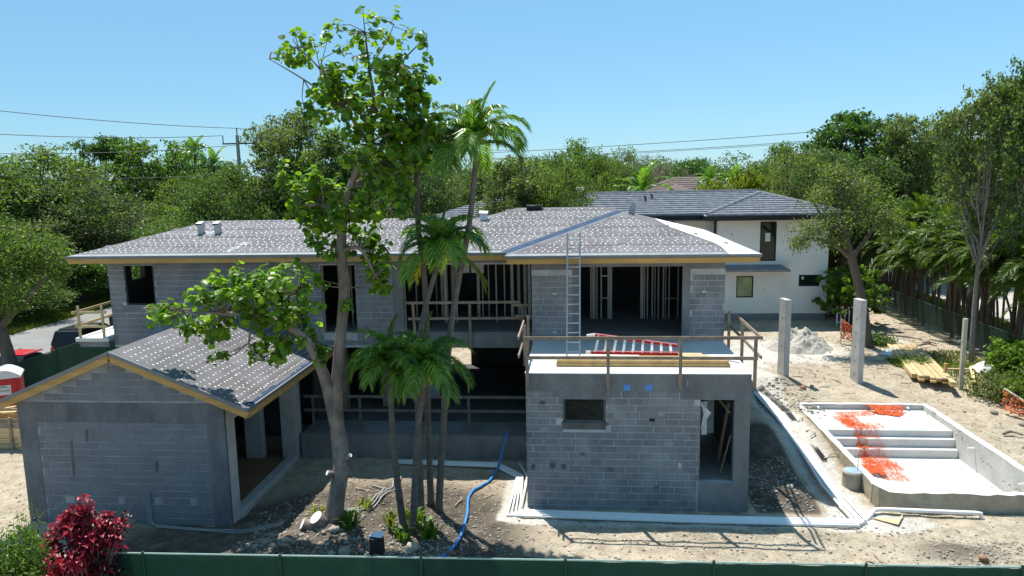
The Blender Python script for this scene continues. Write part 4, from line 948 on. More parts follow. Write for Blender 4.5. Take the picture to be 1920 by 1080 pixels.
# sand heap
u = np.linspace(-2.6, 2.6, 110); UX, UY = np.meshgrid(u, u); R = np.hypot(UX/1.0, UY/.8)
lump = fbm(UX, UY, 2.2, 4, 31)
hz = .98*np.clip(1-(R/2.0)**1.5, 0, 1)*(1+.55*lump)+.16*np.abs(fbm(UX, UY, 3.0, 2, 77))*np.clip(1.1-R/2.0, 0, 1)*2+.18*np.clip(1-R/2.6, 0, 1)+.10*np.abs(fbm(UX, UY, 3.6, 3, 40))*np.clip(1.2-R/2.1, 0, 1)*2-.06+.075*np.abs(fbm(UX, UY, 7., 3, 61))*np.clip(1.15-R/2.1, 0, 1)*2
i = np.arange(110*110).reshape(110, 110); F = np.stack([i[:-1, :-1], i[:-1, 1:], i[1:, 1:], i[1:, :-1]], -1).reshape(-1, 4)
tag(link('sand_heap', np_mesh('sand_heap', np.stack([UX, UY, hz], -1).reshape(-1, 3), F, M['sand'], smooth=True), None, (11.0, 37.6, .93), None, (.88, .88, .86)), 'heap of white sand in front of the white house', 'sand heap')
# orange mesh fence by the oak
om = thing('orange_mesh_fence', 'sagging orange mesh fence tied to a thin stake beside the oak', 'mesh fence', (13.35, 38.4, .95))
for p, q in (((0, 0, 0), (0, 0, 1.35)), ((1.3, -.6, 0), (1.3, -.6, .9))):
    b = MB(); b.obox(p, q, .05, .05, (0, 1, 0)); b.build('stake', M['post'], om)
b = MB(); netting(b, [(0, 0, 1.3), (.75, -.25, .75), (.7, -.25, .15), (0, 0, .35)], 14, 14, .022, .03, 8, None, .05); netting(b, [(.7, -.25, .7), (1.3, -.6, .45), (1.3, -.6, .05), (.7, -.25, .1)], 10, 8, .016, .04, 9, None, .1); b.build('mesh', M['orange'], om)
om = thing('orange_mesh_fence', 'scrap of faded orange mesh under a leaning pale bar by the right shrubs', 'mesh fence', (15.85, 27.8, .6))
b = MB(); b.obox((.1, .8, .95), (.9, -.9, .3), .07, .05); b.build('bar', M['post'], om)
b = MB(); netting(b, [(.1, .8, .85), (.55, -.2, .6), (.6, -.3, .05), (.05, .7, .1)], 14, 10, .014, .04, 10, None, .1); b.build('mesh', M['orange'], om)
# small white picket gate by the white house
pk = thing('picket_gate', 'small white picket gate beside the white house corner', 'gate', (14.75, 43.2, .95))
for i in range(4):
    b = MB(); b.obox((i*.22, 0, 0), (i*.22, 0, 1.15 if i in (0,) else .98), .07, .05, (0, 1, 0)); b.build('picket', M['white'], pk)
b = MB(); b.box(.0, .68, .02, .05, .75, .82); b.box(.0, .68, .02, .05, .2, .27); b.build('rail', M['white'], pk)

# ------------------------------------------------------------------ screen fences
def screen_fence(name, label, p0, p1, h, nposts, zfn, railm, wires=True, post_off=0, cloth='screen'):
    f = thing(name, label, 'fence', (*p0, 0)); d = Vector((p1[0]-p0[0], p1[1]-p0[1], 0)); L = d.length; dn = d.normalized(); s = Vector((-dn.y, dn.x, 0)); n = max(8, int(L*4)); rg = random.Random(len(label))
    b = MB(); rows = 6; n = int(L*5); G = []
    for i in range(n+1):
        for j in range(rows+1):
            q = dn*(L*i/n); x, y = p0[0]+q.x, p0[1]+q.y; z = zfn(x, y); w = j/rows
            fold = .035*float(fbm(np.array([i*.31]), np.array([w*1.6+len(label)]), 1., 3, 5)[0])+.012*sin(i*.9); sag = -.018*abs(sin(pi*L*i/n/1.05)) if j == rows else 0
            G.append(q+s*fold+Vector((0, 0, z-.05+(h+.02)*w+sag)))
    R1 = rows+1
    b.add(G, [(i*R1+j, (i+1)*R1+j, (i+1)*R1+j+1, i*R1+j+1) for i in range(n) for j in range(rows)])
    b.build('screen_cloth', M[cloth], f, True)
    b = MB(); off = s*-.03; b.tube([dn*(L*i/20)+off+Vector((0, 0, zfn(p0[0]+dn.x*L*i/20, p0[1]+dn.y*L*i/20)+h)) for i in range(21)], .02, 6); b.build('top_rail', M[railm], f)
    for k in range(nposts):
        q = dn*(L*(k+post_off)/max(1, nposts-1))-s*.045; z = zfn(p0[0]+q.x, p0[1]+q.y); b = MB(); b.tube([q+Vector((0, 0, z-.1)), q+Vector((0, 0, z+h+.05))], .03, 8); b.build('post', M['greenpipe' if railm != 'galv' else 'galv'], f)
    if wires:
        b = MB(); st = .085; r = .0035
        for sg in (1, -1):
            k = -int(h/st)-1
            while k*st < L+h:
                u0, u1 = k*st, k*st+sg*h
                if sg < 0: u0, u1 = k*st+h, k*st
                a, c = (u0, 0.), (u1, h)
                if a[0] > c[0]: a, c = c, a
                if c[0] > 0 and a[0] < L:
                    def cut(u): t = (u-a[0])/(c[0]-a[0]); return (u, a[1]+(c[1]-a[1])*t)
                    if a[0] < 0: a2 = cut(0)
                    else: a2 = a
                    c2 = cut(L) if c[0] > L else c
                    P = [dn*u+s*-.022+Vector((0, 0, zfn(p0[0]+dn.x*u, p0[1]+dn.y*u)+w)) for u, w in (a2, c2)]
                    e = (P[1]-P[0]).normalized(); w = e.cross(s).normalized()*r
                    b.add([P[0]+w, P[1]+w, P[1]-w, P[0]-w, P[0]-s*r, P[1]-s*r], [(0, 1, 5, 4), (3, 4, 5, 2)])
                k += 1
        o = b.build('chain_link_mesh', M['greenwire'], f); o['kind'] = 'stuff'
    return f
flat = lambda x, y: .03
screen_fence('screen_fence', 'green screened chain link fence along the bottom of the view', (-14.4, 14.93), (14.1, 15.5), 1.47, 10, flat, 'palerail', True, .46)
screen_fence('screen_fence', 'dark green screen fence between the garage and the street', (-25.2, 22), (-25.2, 41), 1.8, 6, flat, 'greenpipe')
screen_fence('screen_fence', 'sheer dark green screen fence in front of the palm row at right', (18.75, 26), (18.75, 56), 1.6, 9, lambda x, y: 1.0, 'darkrail', False, 0, 'sheer')

# ------------------------------------------------------------------ white house
wh = thing('white_house', 'white stucco two storey house with slate grey tiled roof behind the site', 'house', (8, 44.8, 1.0))
WI = Matrix.Translation((-8, -44.8, -1.0))
def wpart(name, mb, m, parent=wh, smooth=False):
    o = mb.build(name, m, parent, smooth)
    if parent is wh: o.matrix_parent_inverse = WI
    return o
WY = 44.8
win = [(10.72, 11.66, 4.55, 6.88), (9.43, 10.42, 2.38, 3.68), (13.02, 14.22, 3.04, 3.72)]
b = MB(); wall_shell(b, 8.25, 14.65, 1.42, 7.25, WY, WY+.25, win); b.box(8.25, 8.5, WY+.25, 56, 1.42, 7.25); b.box(14.4, 14.65, WY+.25, 56, 1.42, 7.25)
b.box(-8.2, 8.25, WY+1.0, WY+1.25, 1.0, 7.25); b.box(8.5, 14.4, 55.7, 56, 1.0, 7.25); wpart('wall', b, M['stucco'])
b = MB(); b.box(8.28, 14.62, WY+.03, WY+.25, .7, 1.415); wpart('plinth', b, M['plinth'])
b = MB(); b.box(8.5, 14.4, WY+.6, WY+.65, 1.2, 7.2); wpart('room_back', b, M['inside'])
for i, (xa, xb, za, zb) in enumerate(win):
    fr = MB(); t_ = .07
    fr.box(xa, xa+t_, WY+.05, WY+.13, za, zb); fr.box(xb-t_, xb, WY+.05, WY+.13, za, zb); fr.box(xa+t_, xb-t_, WY+.05, WY+.13, za, za+t_); fr.box(xa+t_, xb-t_, WY+.05, WY+.13, zb-t_, zb)
    w = wpart('window', fr, M['darkframe'])
    g_ = MB(); g_.box(xa+t_, xb-t_, WY+.08, WY+.10, za+t_, zb-t_); g_.build('pane', M['greenglass'] if i == 1 else M['glass'], w)
    if i != 1:
        k = MB(); x = xa+.32 if i == 0 else xa+.18; z = za+1.15 if i == 0 else za+.4
        k.box(x, x+(.28 if i == 0 else .12), WY+.072, WY+.078, z, z+(.5 if i == 0 else .16)); k.build('sticker', M['toiletroof'], w)
b = MB(); b.cbox(7.2, 12.3, 43.9, WY-.003, 4.02, 4.16, .02); b.poly([(7.2, 43.88, 4.17), (12.2, 43.9, 4.17), (11.95, WY-.003, 4.35), (7.2, WY-.003, 4.35)], .01); wpart('ledge', b, M['plinth'])
b = MB(); b.tube([(8.1, WY-.1, 1.2), (8.1, WY-.1, 7.1)], .06, 8); wpart('downpipe', b, M['darkframe'])
for (x0, x1) in ((-1.0, .2), (4.9, 5.9)):
    b = MB(); b.box(x0, x1, WY+.95, WY+.99, 5.2, 6.92); w = wpart('window', b, M['darkframe']); g_ = MB(); g_.box(x0+.08, x1-.08, WY+.94, WY+.945, 5.28, 6.84); g_.build('pane', M['glass'], w)
for (x, z) in ((9.1, 6.15), (11.05, 2.85)):
    b = MB(); b.tube([(x, WY-.03, z), (x, WY+.02, z)], .035, 8); wpart('spigot', b, M['darkframe'])
# tiled roof laid in stepped courses
TS = .285
def course_roof(mb, fn, x0f, x1f, y0, y1, n, th=.12):
    for i in range(n):
        ya = y0+(y1-y0)*i/n; yb = y0+(y1-y0)*(i+1)/n+.06
        xa, xb = x0f(ya), x1f(ya); xc, xd = x0f(yb), x1f(yb)
        if xb-xa < .1: continue
        za, zb = fn(ya), fn(yb)
        k = max(1, int((xb-xa)/.33))
        for j in range(k):
            u0, u1 = j/k, (j+1)/k; dz = .012*((j*7+i*3) % 5)/4
            p = [(xa+(xb-xa)*u0+.006, ya, za+th+dz), (xa+(xb-xa)*u1-.006, ya, za+th+dz), (xc+(xd-xc)*u1-.006, yb, zb+.012+dz), (xc+(xd-xc)*u0+.006, yb, zb+.012+dz)]
            q = [(v[0], v[1], v[2]-.115) for v in p]
            mb.add(p+q, [(0, 1, 2, 3), (0, 4, 5, 1), (1, 5, 6, 2), (3, 7, 4, 0)])
ZW = 7.3
b = MB(); b.poly([(-9, 44.9, ZW-.02), (9.5, 44.9, ZW-.02), (11.3, 49.1, ZW+TS*4.2-.02), (-5, 49.1, ZW+TS*4.2-.02)], .15)
b.poly([(-5, 49.1, ZW+TS*4.2-.02), (11.3, 49.1, ZW+TS*4.2-.02), (15.3, 53.3, ZW-.02), (-9, 53.3, ZW-.02)], .15)
b.poly([(7.45, 43.9, ZW-.02), (15.3, 43.9, ZW-.02), (11.375, 47.82, ZW+TS*3.92-.02)], .15); b.poly([(7.45, 43.9, ZW-.02), (11.375, 47.82, ZW+TS*3.92-.02), (11.3, 49.1, ZW+TS*4.2-.02), (7.45, 44.9, ZW-.02)], .12)
b.poly([(15.3, 43.9, ZW-.02), (15.3, 53.3, ZW-.02), (11.3, 49.1, ZW+TS*4.2-.02), (11.375, 47.82, ZW+TS*3.92-.02)], .15)
wr = wpart('roof', b, M['tile'])
b = MB(); course_roof(b, lambda y: ZW+TS*(y-44.9), lambda y: -9+(y-44.9)*.95, lambda y: 7.45+(y-44.9), 44.9, 49.1, 11)
course_roof(b, lambda y: ZW+TS*(y-43.9), lambda y: 7.45+(y-43.9), lambda y: 15.3-(y-43.9), 43.9, 47.75, 10)
o = wpart('roof_tile', b, M['tile'], wr); o['kind'] = 'stuff'
def ridge(a, c, n):
    a = Vector(a); c = Vector(c); mb = MB()
    for i in range(n):
        p = a.lerp(c, i/n); q = a.lerp(c, (i+1.08)/n); up = Vector((0, 0, .07)); mb.tube([p+up*.9, q+up*1.2], [.12, .10], 6)
    return mb
b = ridge((-5, 49.1, 8.5), (11.3, 49.1, 8.5), 40); c_ = ridge((7.5, 43.95, ZW+.02), (11.37, 47.8, 8.43), 14); b.add(c_.v, c_.f); c_ = ridge((15.25, 43.95, ZW+.02), (11.37, 47.8, 8.43), 14); b.add(c_.v, c_.f); c_ = ridge((15.25, 53.2, ZW+.02), (11.3, 49.1, 8.5), 14); b.add(c_.v, c_.f)
o = wpart('ridge_tile', b, M['tilecap'], wr); o['kind'] = 'stuff'
b = MB(); b.box(-9, 7.4, 44.86, 44.9, 7.02, 7.27); b.box(7.4, 15.34, 43.86, 43.9, 7.02, 7.27); b.box(15.3, 15.34, 43.9, 53.3, 7.02, 7.27); b.box(-9, 15.3, 43.92, 45.8, 7.0, 7.02); b.box(7.4, 7.44, 43.9, 44.86, 7.02, 7.27); wpart('gutter', b, M['darkframe'])
for (x, y, h_) in ((4.3, 47.4, .3), (4.75, 47.9, .25)):
    b = MB(); z = ZW+TS*(y-44.9); b.tube([(x, y, z), (x, y, z+h_), (x-.1, y-.05, z+h_+.08)], .06, 8); wpart('flue', b, M['darkframe'], wr)
b = MB(); b.cbox(.0, .75, 52, 52.8, 8.3, 8.92, .03); tag(b.build('rooftop_unit', M['toiletroof']), 'pale boxy roof unit just over the white house ridge', 'roof unit')
# brown roofed house beyond and pale buildings in the wood
bh_ = thing('brown_roofed_house', 'far house with brown hipped roof between the palms', 'house', (12.5, 82, .5)); BI = Matrix.Translation((-12.5, -82, -.5))
b = MB(); ex0, ex1, ey0, ey1, ze, zr = 6.3, 18.5, 79, 89, 7.5, 9.35
b.poly([(ex0, ey0, ze), (ex1, ey0, ze), (14.5, 84, zr), (10.6, 84, zr)], .2); b.poly([(ex0, ey1, ze), (ex0, ey0, ze), (10.6, 84, zr)], .2); b.poly([(ex1, ey0, ze), (ex1, ey1, ze), (14.5, 84, zr)], .2); b.poly([(8.2, 76.5, ze), (12.8, 76.5, ze), (10.5, 79.3, 8.6)], .2); b.poly([(8.2, 76.5, ze), (10.5, 79.3, 8.6), (10.5, 81.5, 8.6), (8.2, 81.5, ze)], .2); b.poly([(12.8, 76.5, ze), (12.8, 81.5, ze), (10.5, 81.5, 8.6), (10.5, 79.3, 8.6)], .2)
for i in range(9):
    y = ey0+5*i/9; z = ze+(zr-ze)*i/9; b.box(ex0+4.3*i/9, ex1-4*i/9, y, y+.06, z, z+.05)
o = b.build('roof', M['browntile'], bh_); o.matrix_parent_inverse = BI
b = MB(); b.box(7, 17.8, 79.8, 88, .5, 7.4); b.box(8.8, 12.2, 77.2, 79.8, .5, 7.4); o = b.build('wall', M['stucco'], bh_); o.matrix_parent_inverse = BI
def far_house(label, x, y, w, d, h_, top):
    t = thing('pale_house', label, 'house', (x, y, 0)); b = MB(); b.box(-w/2, w/2, 0, d, 0, h_); b.build('wall', M['stucco'], t)
    b = MB(); b.cbox(-w/2-.4, w/2+.4, -.4, d+.4, h_+.003, h_+.25, .03); b.build('roof', M[top], t)
    for k in range(max(1, int(w/3))):
        b = MB(); x0 = -w/2+.8+k*3; b.box(x0, x0+1.2, -.04, .02, h_-2.2, h_-.9); wd = b.build('window', M['darkframe'], t); b = MB(); b.box(x0+.1, x0+1.1, -.05, -.042, h_-2.1, h_-1.0); b.build('pane', M['glass'], wd)
far_house('blue white house wall glimpsed through the wood over the roof', -25.8, 58, 2.2, 5, 8.0, 'toiletroof')
far_house('pale flat roofed house half hidden in the wood at upper left', -28.2, 62, 3.2, 6, 8.5, 'whitefelt')
far_house('low pale house behind the street trees at far left', -42, 66, 9, 6, 6.3, 'toiletroof')
far_house('pale house glimpsed through the palm trunks beyond the lawn', 33, 66, 12, 6, 4.0, 'toiletroof')

# ------------------------------------------------------------------ street side: cars, trailer, toilet, formwork
def car(name, label, cat, x, y, rz, paint, L_, W_, H_, suv=True):
    t = thing(name, label, cat, (x, y, .17), rz)
    hw = W_/2; bz = .28; belt = H_*.56
    prof = [(-L_/2, .45), (-L_/2+.05, belt*.95), (-L_/2+.12, belt), (L_*.18, belt), (L_*.46, belt*.88), (L_/2, belt*.62), (L_/2-.02, .4)]
    def loft(mb, sections):
        n = len(sections[0]); vs = [p for s in sections for p in s]; fs = []
        for i in range(len(sections)-1):
            for k in range(n): fs.append((i*n+k, i*n+(k+1) % n, (i+1)*n+(k+1) % n, (i+1)*n+k))
        fs.append(tuple(reversed(range(n)))); fs.append(tuple(range((len(sections)-1)*n, len(sections)*n))); mb.add(vs, fs)
    b = MB(); secs = []
    for (px_, pz) in prof:
        zt = max(pz, bz+.1); k = .9 if abs(px_) > L_*.44 else 1
        secs.append([(px_, -hw*k*.93, bz), (px_, -hw*k, bz+.18), (px_, -hw*k, zt-.12), (px_, -hw*k*.93, zt), (px_, hw*k*.93, zt), (px_, hw*k, zt-.12), (px_, hw*k, bz+.18), (px_, hw*k*.93, bz)])
    loft(b, secs); b.build('body', M[paint], t)
    b = MB(); gx0, gx1 = (-L_/2+.1, L_*.2) if suv else (-L_*.32, L_*.2)
    s = []
    for (xx, zz, k) in ((gx0, belt-.01, .93), (gx0+(.22 if suv else .7), H_-.05, .76), (gx0+(.5 if suv else 1.0), H_, .74), (gx1-.75, H_-.01, .74), (gx1-.6, H_-.06, .76), (gx1+.15, belt-.01, .92)):
        s.append([(xx, -hw*.95, belt-.012), (xx, -hw*k, max(zz, belt)), (xx, hw*k, max(zz, belt)), (xx, hw*.95, belt-.012)])
    loft(b, s); b.build('cabin', M['carblack'], t)
    b = MB(); b.cbox(gx0+.45, gx1-.7, -hw*.72, hw*.72, H_+.002, H_+.03, .01); b.build('roof_panel', M[paint], t)
    for sd_ in (-1, 1):
        b = MB(); b.obox((gx0+.5, sd_*hw*.66, H_+.08), (gx1-.75, sd_*hw*.66, H_+.08), .03, .03); b.obox((gx0+.5, sd_*hw*.66, H_+.02), (gx0+.5, sd_*hw*.66, H_+.08), .03, .03); b.build('roof_rail', M['galv'], t)
        for xx in (-L_*.31, L_*.30):
            b = MB(); b.tube([(xx, sd_*(hw-.22), .34), (xx, sd_*(hw+.01), .34)], .34, 16); w = b.build('wheel', M['black'], t); b = MB(); b.tube([(xx, sd_*(hw+.012), .34), (xx, sd_*(hw+.02), .34)], .2, 12); b.build('rim', M['galv'], w)
        b = MB(); b.cbox(-L_/2-.012, -L_/2+.1, sd_*hw*.72-.1, sd_*hw*.72+.1, belt-.42, belt-.1, .01); b.build('tail_light', M['taillight'], t)
        b = MB(); b.cbox(L_/2-.2, L_/2+.01, sd_*hw*.62-.16, sd_*hw*.62+.16, belt*.62-.22, belt*.62-.06, .01); b.build('headlight', M['plastic'], t)
        b = MB(); b.cbox(gx1-.15, gx1+.0, sd_*hw*1.0-.06, sd_*hw*1.0+.1*(1 if sd_ > 0 else 1), belt, belt+.16, .01); b.build('mirror', M[paint], t)
    b = MB(); b.cbox(-L_/2-.03, -L_/2+.05, -hw*.8, hw*.8, .35, .55, .01); b.build('bumper', M['black'], t)
    return t
car('parked_car', 'black sport utility car parked by the street behind the screen fence', 'car', -27.6, 39.6, radians(90), 'carblack', 4.7, 1.9, 1.72)
car('parked_car', 'red car parked behind the leaning street tree at left', 'car', -27.3, 33.4, radians(-94), 'carred', 4.5, 1.8, 1.42, False)
tr = thing('open_trailer', 'open trailer with dark bed and pale rim parked beyond the black car', 'trailer', (-27.8, 45.6, .17))
b = MB()
for (x0, x1, y0, y1, z0, z1) in ((-1.1, -1.05, -2.4, 2.4, .6, 1.5), (1.05, 1.1, -2.4, 2.4, .6, 1.5), (-1.05, 1.05, -2.4, -2.35, .6, 1.5), (-1.05, 1.05, 2.35, 2.4, .6, 1.5), (-1.05, 1.05, -2.35, 2.35, .6, .66)): b.box(x0, x1, y0, y1, z0, z1)
b.build('bed', M['carblack'], tr)
b = MB(); b.obox((-1.08, -2.45, 1.53), (-1.08, 2.45, 1.53), .09, .05); b.obox((1.08, -2.45, 1.53), (1.08, 2.45, 1.53), .09, .05); b.obox((-1.03, -2.4, 1.53), (1.03, -2.4, 1.53), .09, .05); b.obox((-1.03, 2.4, 1.53), (1.03, 2.4, 1.53), .09, .05); b.build('rim', M['alu'], tr)
for sx in (-1, 1):
    for yy in (-.5, .5):
        b = MB(); b.tube([(sx*1.15, yy, .35), (sx*1.38, yy, .35)], .35, 14); b.build('wheel', M['black'], tr)
b = MB(); b.obox((0, 2.4, .55), (0, 4.0, .5), .12, .1); b.build('drawbar', M['carblack'], tr)
# portable toilet
pt = thing('portable_toilet', 'red portable toilet with white domed roof and door sign', 'toilet', (-23.55, 28.1, .03), radians(32))
b = MB(); b.cbox(-.56, .56, -.56, .56, .12, 2.05, .04); b.build('cabin', M['toilet'], pt)
b = MB(); b.cbox(-.6, .6, -.6, .6, 0, .12, .02); b.build('base', M['black'], pt)
b = MB(); n = 10; pr = [(-.60, 1.95)]+[(-.60+1.2*i/n, 2.02+.28*sin(pi*i/n)) for i in range(n+1)]+[(.60, 1.95)]
b.poly([(x, -.62, z) for x, z in pr], 1.24, (0, 1, 0)); b.build('roof', M['toiletroof'], pt, False)
b = MB(); dp = [(-.42, .2), (.42, .2), (.42, 1.82)]+[(.42-.84*i/n, 1.82+.2*sin(pi*i/n)) for i in range(1, n)]+[(-.42, 1.82)]
b.poly([(x, -.60, z) for x, z in dp], .045, (0, 1, 0)); dr = b.build('door', M['toilet'], pt)
b = MB(); b.cbox(.30, .36, -.64, -.60, 1.0, 1.2, .01); b.build('handle', M['plinth'], dr)
b = MB(); b.box(-.3, .22, -.612, -.602, 1.28, 1.68); sg = b.build('sign', M['toiletroof'], dr)
# sign lettering
def text_mesh(body, size, m, name='lettering'):
    cu = bpy.data.curves.new('lettering', 'FONT'); cu.body = body; cu.size = size; cu.extrude = .001; cu.align_x = 'CENTER'
    to = bpy.data.objects.new('lettering', cu); COL.objects.link(to); bpy.context.view_layer.update()
    me = bpy.data.meshes.new_from_object(to.evaluated_get(bpy.context.evaluated_depsgraph_get())); bpy.data.objects.remove(to); me.materials.clear(); me.materials.append(m); return me
me = text_mesh('United', .16, M['ink'])
b = MB(); b.tube([(-.22+.36*t/8, -.616, 1.56+.07*sin(pi*t/8)) for t in range(9)], [.006+.012*sin(pi*t/8) for t in range(9)], 5)
b.v = [(x, y, z) for x, y, z in b.v]; b.build('swoosh', M['ink'], dr)
link('lettering', me, dr, (-.04, -.614, 1.42), (pi/2, 0, 0))
# formwork crib left of the garage
cr = thing('formwork_crib', 'stacked plank formwork bin standing left of the garage', 'formwork', (-21.6, 24.9, gh(-21.2, 25)))
for i in range(6):
    b = MB(); b.cbox(-1.6, 1.25, -.02, .02, .03+i*.2, .185+i*.2, .004); b.build('plank', M['palewood' if i < 4 else 'greywood'], cr)
    b = MB(); b.cbox(-1.6, 1.25, .9, .94, .03+i*.22, .19+i*.22, .004); b.build('plank', M['palewood' if i % 2 else 'lumber'], cr)
for x in (-.5, .72):
    b = MB(); b.obox((x, -.06, 0), (x, -.06, 1.25), .1, .06, (0, 1, 0)); b.build('stake', M['greywood'], cr)
b = MB(); b.obox((-1.2, .5, 1.2), (.6, .5, 1.5), .16, .04); b.obox((-1.4, .3, 1.25), (.4, .7, 1.22), .16, .04); b.build('loose_plank', M['palewood'], cr)
# utility pole and wires
up_ = thing('utility_pole', 'concrete utility pole with crossarm rising over the wood', 'utility pole', (-24.8, 54, 0))
b = MB(); b.tube([(0, 0, 0), (0, 0, 13.1)], [.18, .12], 10); b.build('shaft', M['polec'], up_)
b = MB(); b.tube([(0, 0, 13.1), (.0, 0, 13.65)], .04, 6); b.build('pin', M['wire'], up_)
b = MB(); b.obox((-1.15, 0, 12.5), (1.3, 0, 12.5), .09, .1); b.tube([(-1.1, 0, 12.5), (-1.1, 0, 13.1)], .035, 6); b.tube([(1.25, 0, 12.5), (1.25, 0, 12.9)], .035, 6); b.build('crossarm', M['wire'], up_)
def wire(label, a, c, sag, r=.022, n=24):
    a = Vector(a); c = Vector(c); b = MB(); b.tube([a.lerp(c, i/n)-Vector((0, 0, sag*4*(i/n)*(1-i/n))) for i in range(n+1)], r, 4); tag(b.build('power_line', M['wire']), label, 'power line', 'power lines')
wire('topmost power line from the left edge to the pole pin', (-35, 36, 14.3), (-24.8, 54, 13.6), .25, .02)
wire('second power line from the left edge to the crossarm tip', (-36, 38, 12.9), (-25.9, 54, 13.1), .3, .02)
wire('low power line crossing the tree tops at left', (-42, 42, 12.0), (-24.8, 54, 12.4), .4, .02)
wire('lowest cable strung in front of the wood at left', (-44, 52, 10.6), (-24.8, 54, 10.3), .3, .02)
wire('power line running behind the tall seagrape from the pole', (-24.8, 54, 13.6), (-6, 76, 12.3), .3, .02)
wire('upper power line over the white house roof', (-30, 70, 11.6), (36, 78, 14.4), .55, .026)
wire('lower power line of the pair over the white house roof', (-30, 71, 11.3), (36, 79, 13.5), .6, .026)
wire('faint third power line just under the pair over the white house', (-30, 71.5, 11.25), (36, 79.5, 13.35), .6, .02)

# ------------------------------------------------------------------ vegetation
def rand_unit(rg, n, up=0.):
    v = rg.normal(size=(n, 3)); v[:, 2] += up; return v/np.linalg.norm(v, axis=1, keepdims=True)
def leaf_quads(pos, nrm, size, aspect, rg):
    "rhombic leaves: position, facing, length"
    n = len(pos); t = np.cross(nrm, rg.normal(size=(n, 3))); t /= np.linalg.norm(t, axis=1, keepdims=True)+1e-9
    b = np.cross(nrm, t); L = size[:, None]; W = L*aspect
    fold = nrm*L*.12
    V = np.stack([pos-t*L*.5, pos+b*W*.5+fold, pos+t*L*.5, pos-b*W*.5+fold], 1).reshape(-1, 3)
    return V, np.arange(4*n).reshape(n, 4)
class Tree:
    "branch skeleton and leaf cloud collected as arrays"
    def __init__(s, seed): s.rg = np.random.default_rng(seed); s.tv = []; s.lv = []; s.lf = []; s.mb = MB(); s.nv = 0
    def limb(s, pts, rad, n=6): s.mb.tube(pts, rad, n, True)
    def leaves(s, centers, spread, per, size, aspect=.6, up=.5, squash=.75):
        rg = s.rg; c = np.repeat(np.asarray(centers), per, 0); n = len(c)
        off = rg.normal(size=(n, 3))*spread*np.array([1, 1, squash]); pos = c+off
        nrm = rand_unit(rg, n, up)
        V, F = leaf_quads(pos, nrm, size*rg.uniform(.6, 1.25, n), aspect, rg)
        s.lv.append(V); s.lf.append(F+s.nv); s.nv += len(V)
    def leaf_mesh(s, name, m): return np_mesh(name, np.concatenate(s.lv), np.concatenate(s.lf), m)
def curve(a, c, bend, n=5, rg=None):
    a = Vector(a); c = Vector(c); o = []
    for i in range(n+1):
        t = i/n; p = a.lerp(c, t)+Vector(bend)*(4*t*(1-t)); o.append(p)
    return o
def make_tree(seed, h, w, trunk_h, nblob, per_blob, per, size, spread, aspect=.55, dome=.75, trunk_r=.2, gap=0., up=.45, low=0., flat=.7, lean=.3):
    T = Tree(seed); rg = T.rg
    top = Vector((rg.normal()*lean, rg.normal()*lean, trunk_h))
    T.limb(curve((0, 0, -.3), top, (rg.normal()*.15, rg.normal()*.15, 0)), [trunk_r*(1.25-.45*i/5) for i in range(6)], 8)
    cz = trunk_h+(h-trunk_h)*.42 if not low else h*.5
    cs = []
    for k in range(nblob):
        u = rand_unit(rg, 1, .25)[0]; r = rg.uniform(.45, 1.)**.6
        bc = np.array([u[0]*w/2*r*.82, u[1]*w/2*r*.82, cz+u[2]*(h-cz)*r*.86 if u[2] > 0 else cz+u[2]*(cz-max(trunk_h*.75, low))*r])
        if low and bc[2] < low: bc[2] = low
        br = w*rg.uniform(.13, .21)
        a = Vector((0, 0, trunk_h))*rg.uniform(.5 if trunk_h > 6 else .6, 1.)+top*0; a.x, a.y = top.x*a.z/trunk_h, top.y*a.z/trunk_h
        L = curve(a, bc, (rg.normal()*.2, rg.normal()*.2, .25*rg.random()), 5)
        T.limb(L, [trunk_r*(.5-.075*i) for i in range(6)], 5)
        v = rand_unit(rg, per_blob, .35)*br*(rg.uniform(.35, 1.05, (per_blob, 1)))*np.array([1.15, 1.15, flat])
        if gap: v = v[rg.random(len(v)) > gap]
        cc = bc+v
        for q in cc[::3]: T.limb([Vector(bc), Vector((bc+q)/2)+Vector((0, 0, .06)), Vector(q)], [trunk_r*.12, trunk_r*.08, trunk_r*.04], 3)
        cs.append(cc)
    T.leaves(np.concatenate(cs), spread, per, size, aspect, up)
    return T
def tree_proto(kind, T, leafm, barkm, h, w):
    return {'trunk': T.mb.mesh('trunk', [barkm], True), 'crown': T.leaf_mesh('crown', leafm) if T.lv else None, 'h': h, 'w': w, 'leafm': leafm}
P = {}
P['oak0'] = tree_proto('oak', make_tree(1, 9, 9, 2.6, 30, 42, 14, .20, .20, trunk_r=.24), M['oak'], M['bark'], 9, 9)
P['oak1'] = tree_proto('oak', make_tree(2, 9, 9, 2.4, 34, 36, 14, .19, .20, trunk_r=.22), M['olive'], M['bark'], 9, 9)
P['oak2'] = tree_proto('oak', make_tree(3, 9, 8, 2.8, 26, 44, 13, .21, .19, trunk_r=.22), M['oak'], M['bark'], 9, 8)
P['airy0'] = tree_proto('airy', make_tree(4, 12, 5.5, 7.2, 36, 30, 14, .20, .14, gap=.1, flat=1.0, trunk_r=.13, lean=.7), M['olive'], M['bark'], 12, 5.5)
P['airy1'] = tree_proto('airy', make_tree(5, 12, 5, 7.0, 34, 28, 14, .20, .14, gap=.1, flat=1.1, trunk_r=.13, lean=.6), M['oak'], M['bark'], 12, 5)
P['dome0'] = tree_proto('dome', make_tree(6, 12, 9, 5, 26, 34, 14, .27, .17, aspect=.6, flat=.45, up=.9, trunk_r=.3), M['dome'], M['bark'], 12, 9)
P['dome1'] = tree_proto('dome', make_tree(7, 12, 9, 5, 24, 36, 14, .27, .18, aspect=.6, flat=.45, up=.9, trunk_r=.3), M['fresh'], M['bark'], 12, 9)
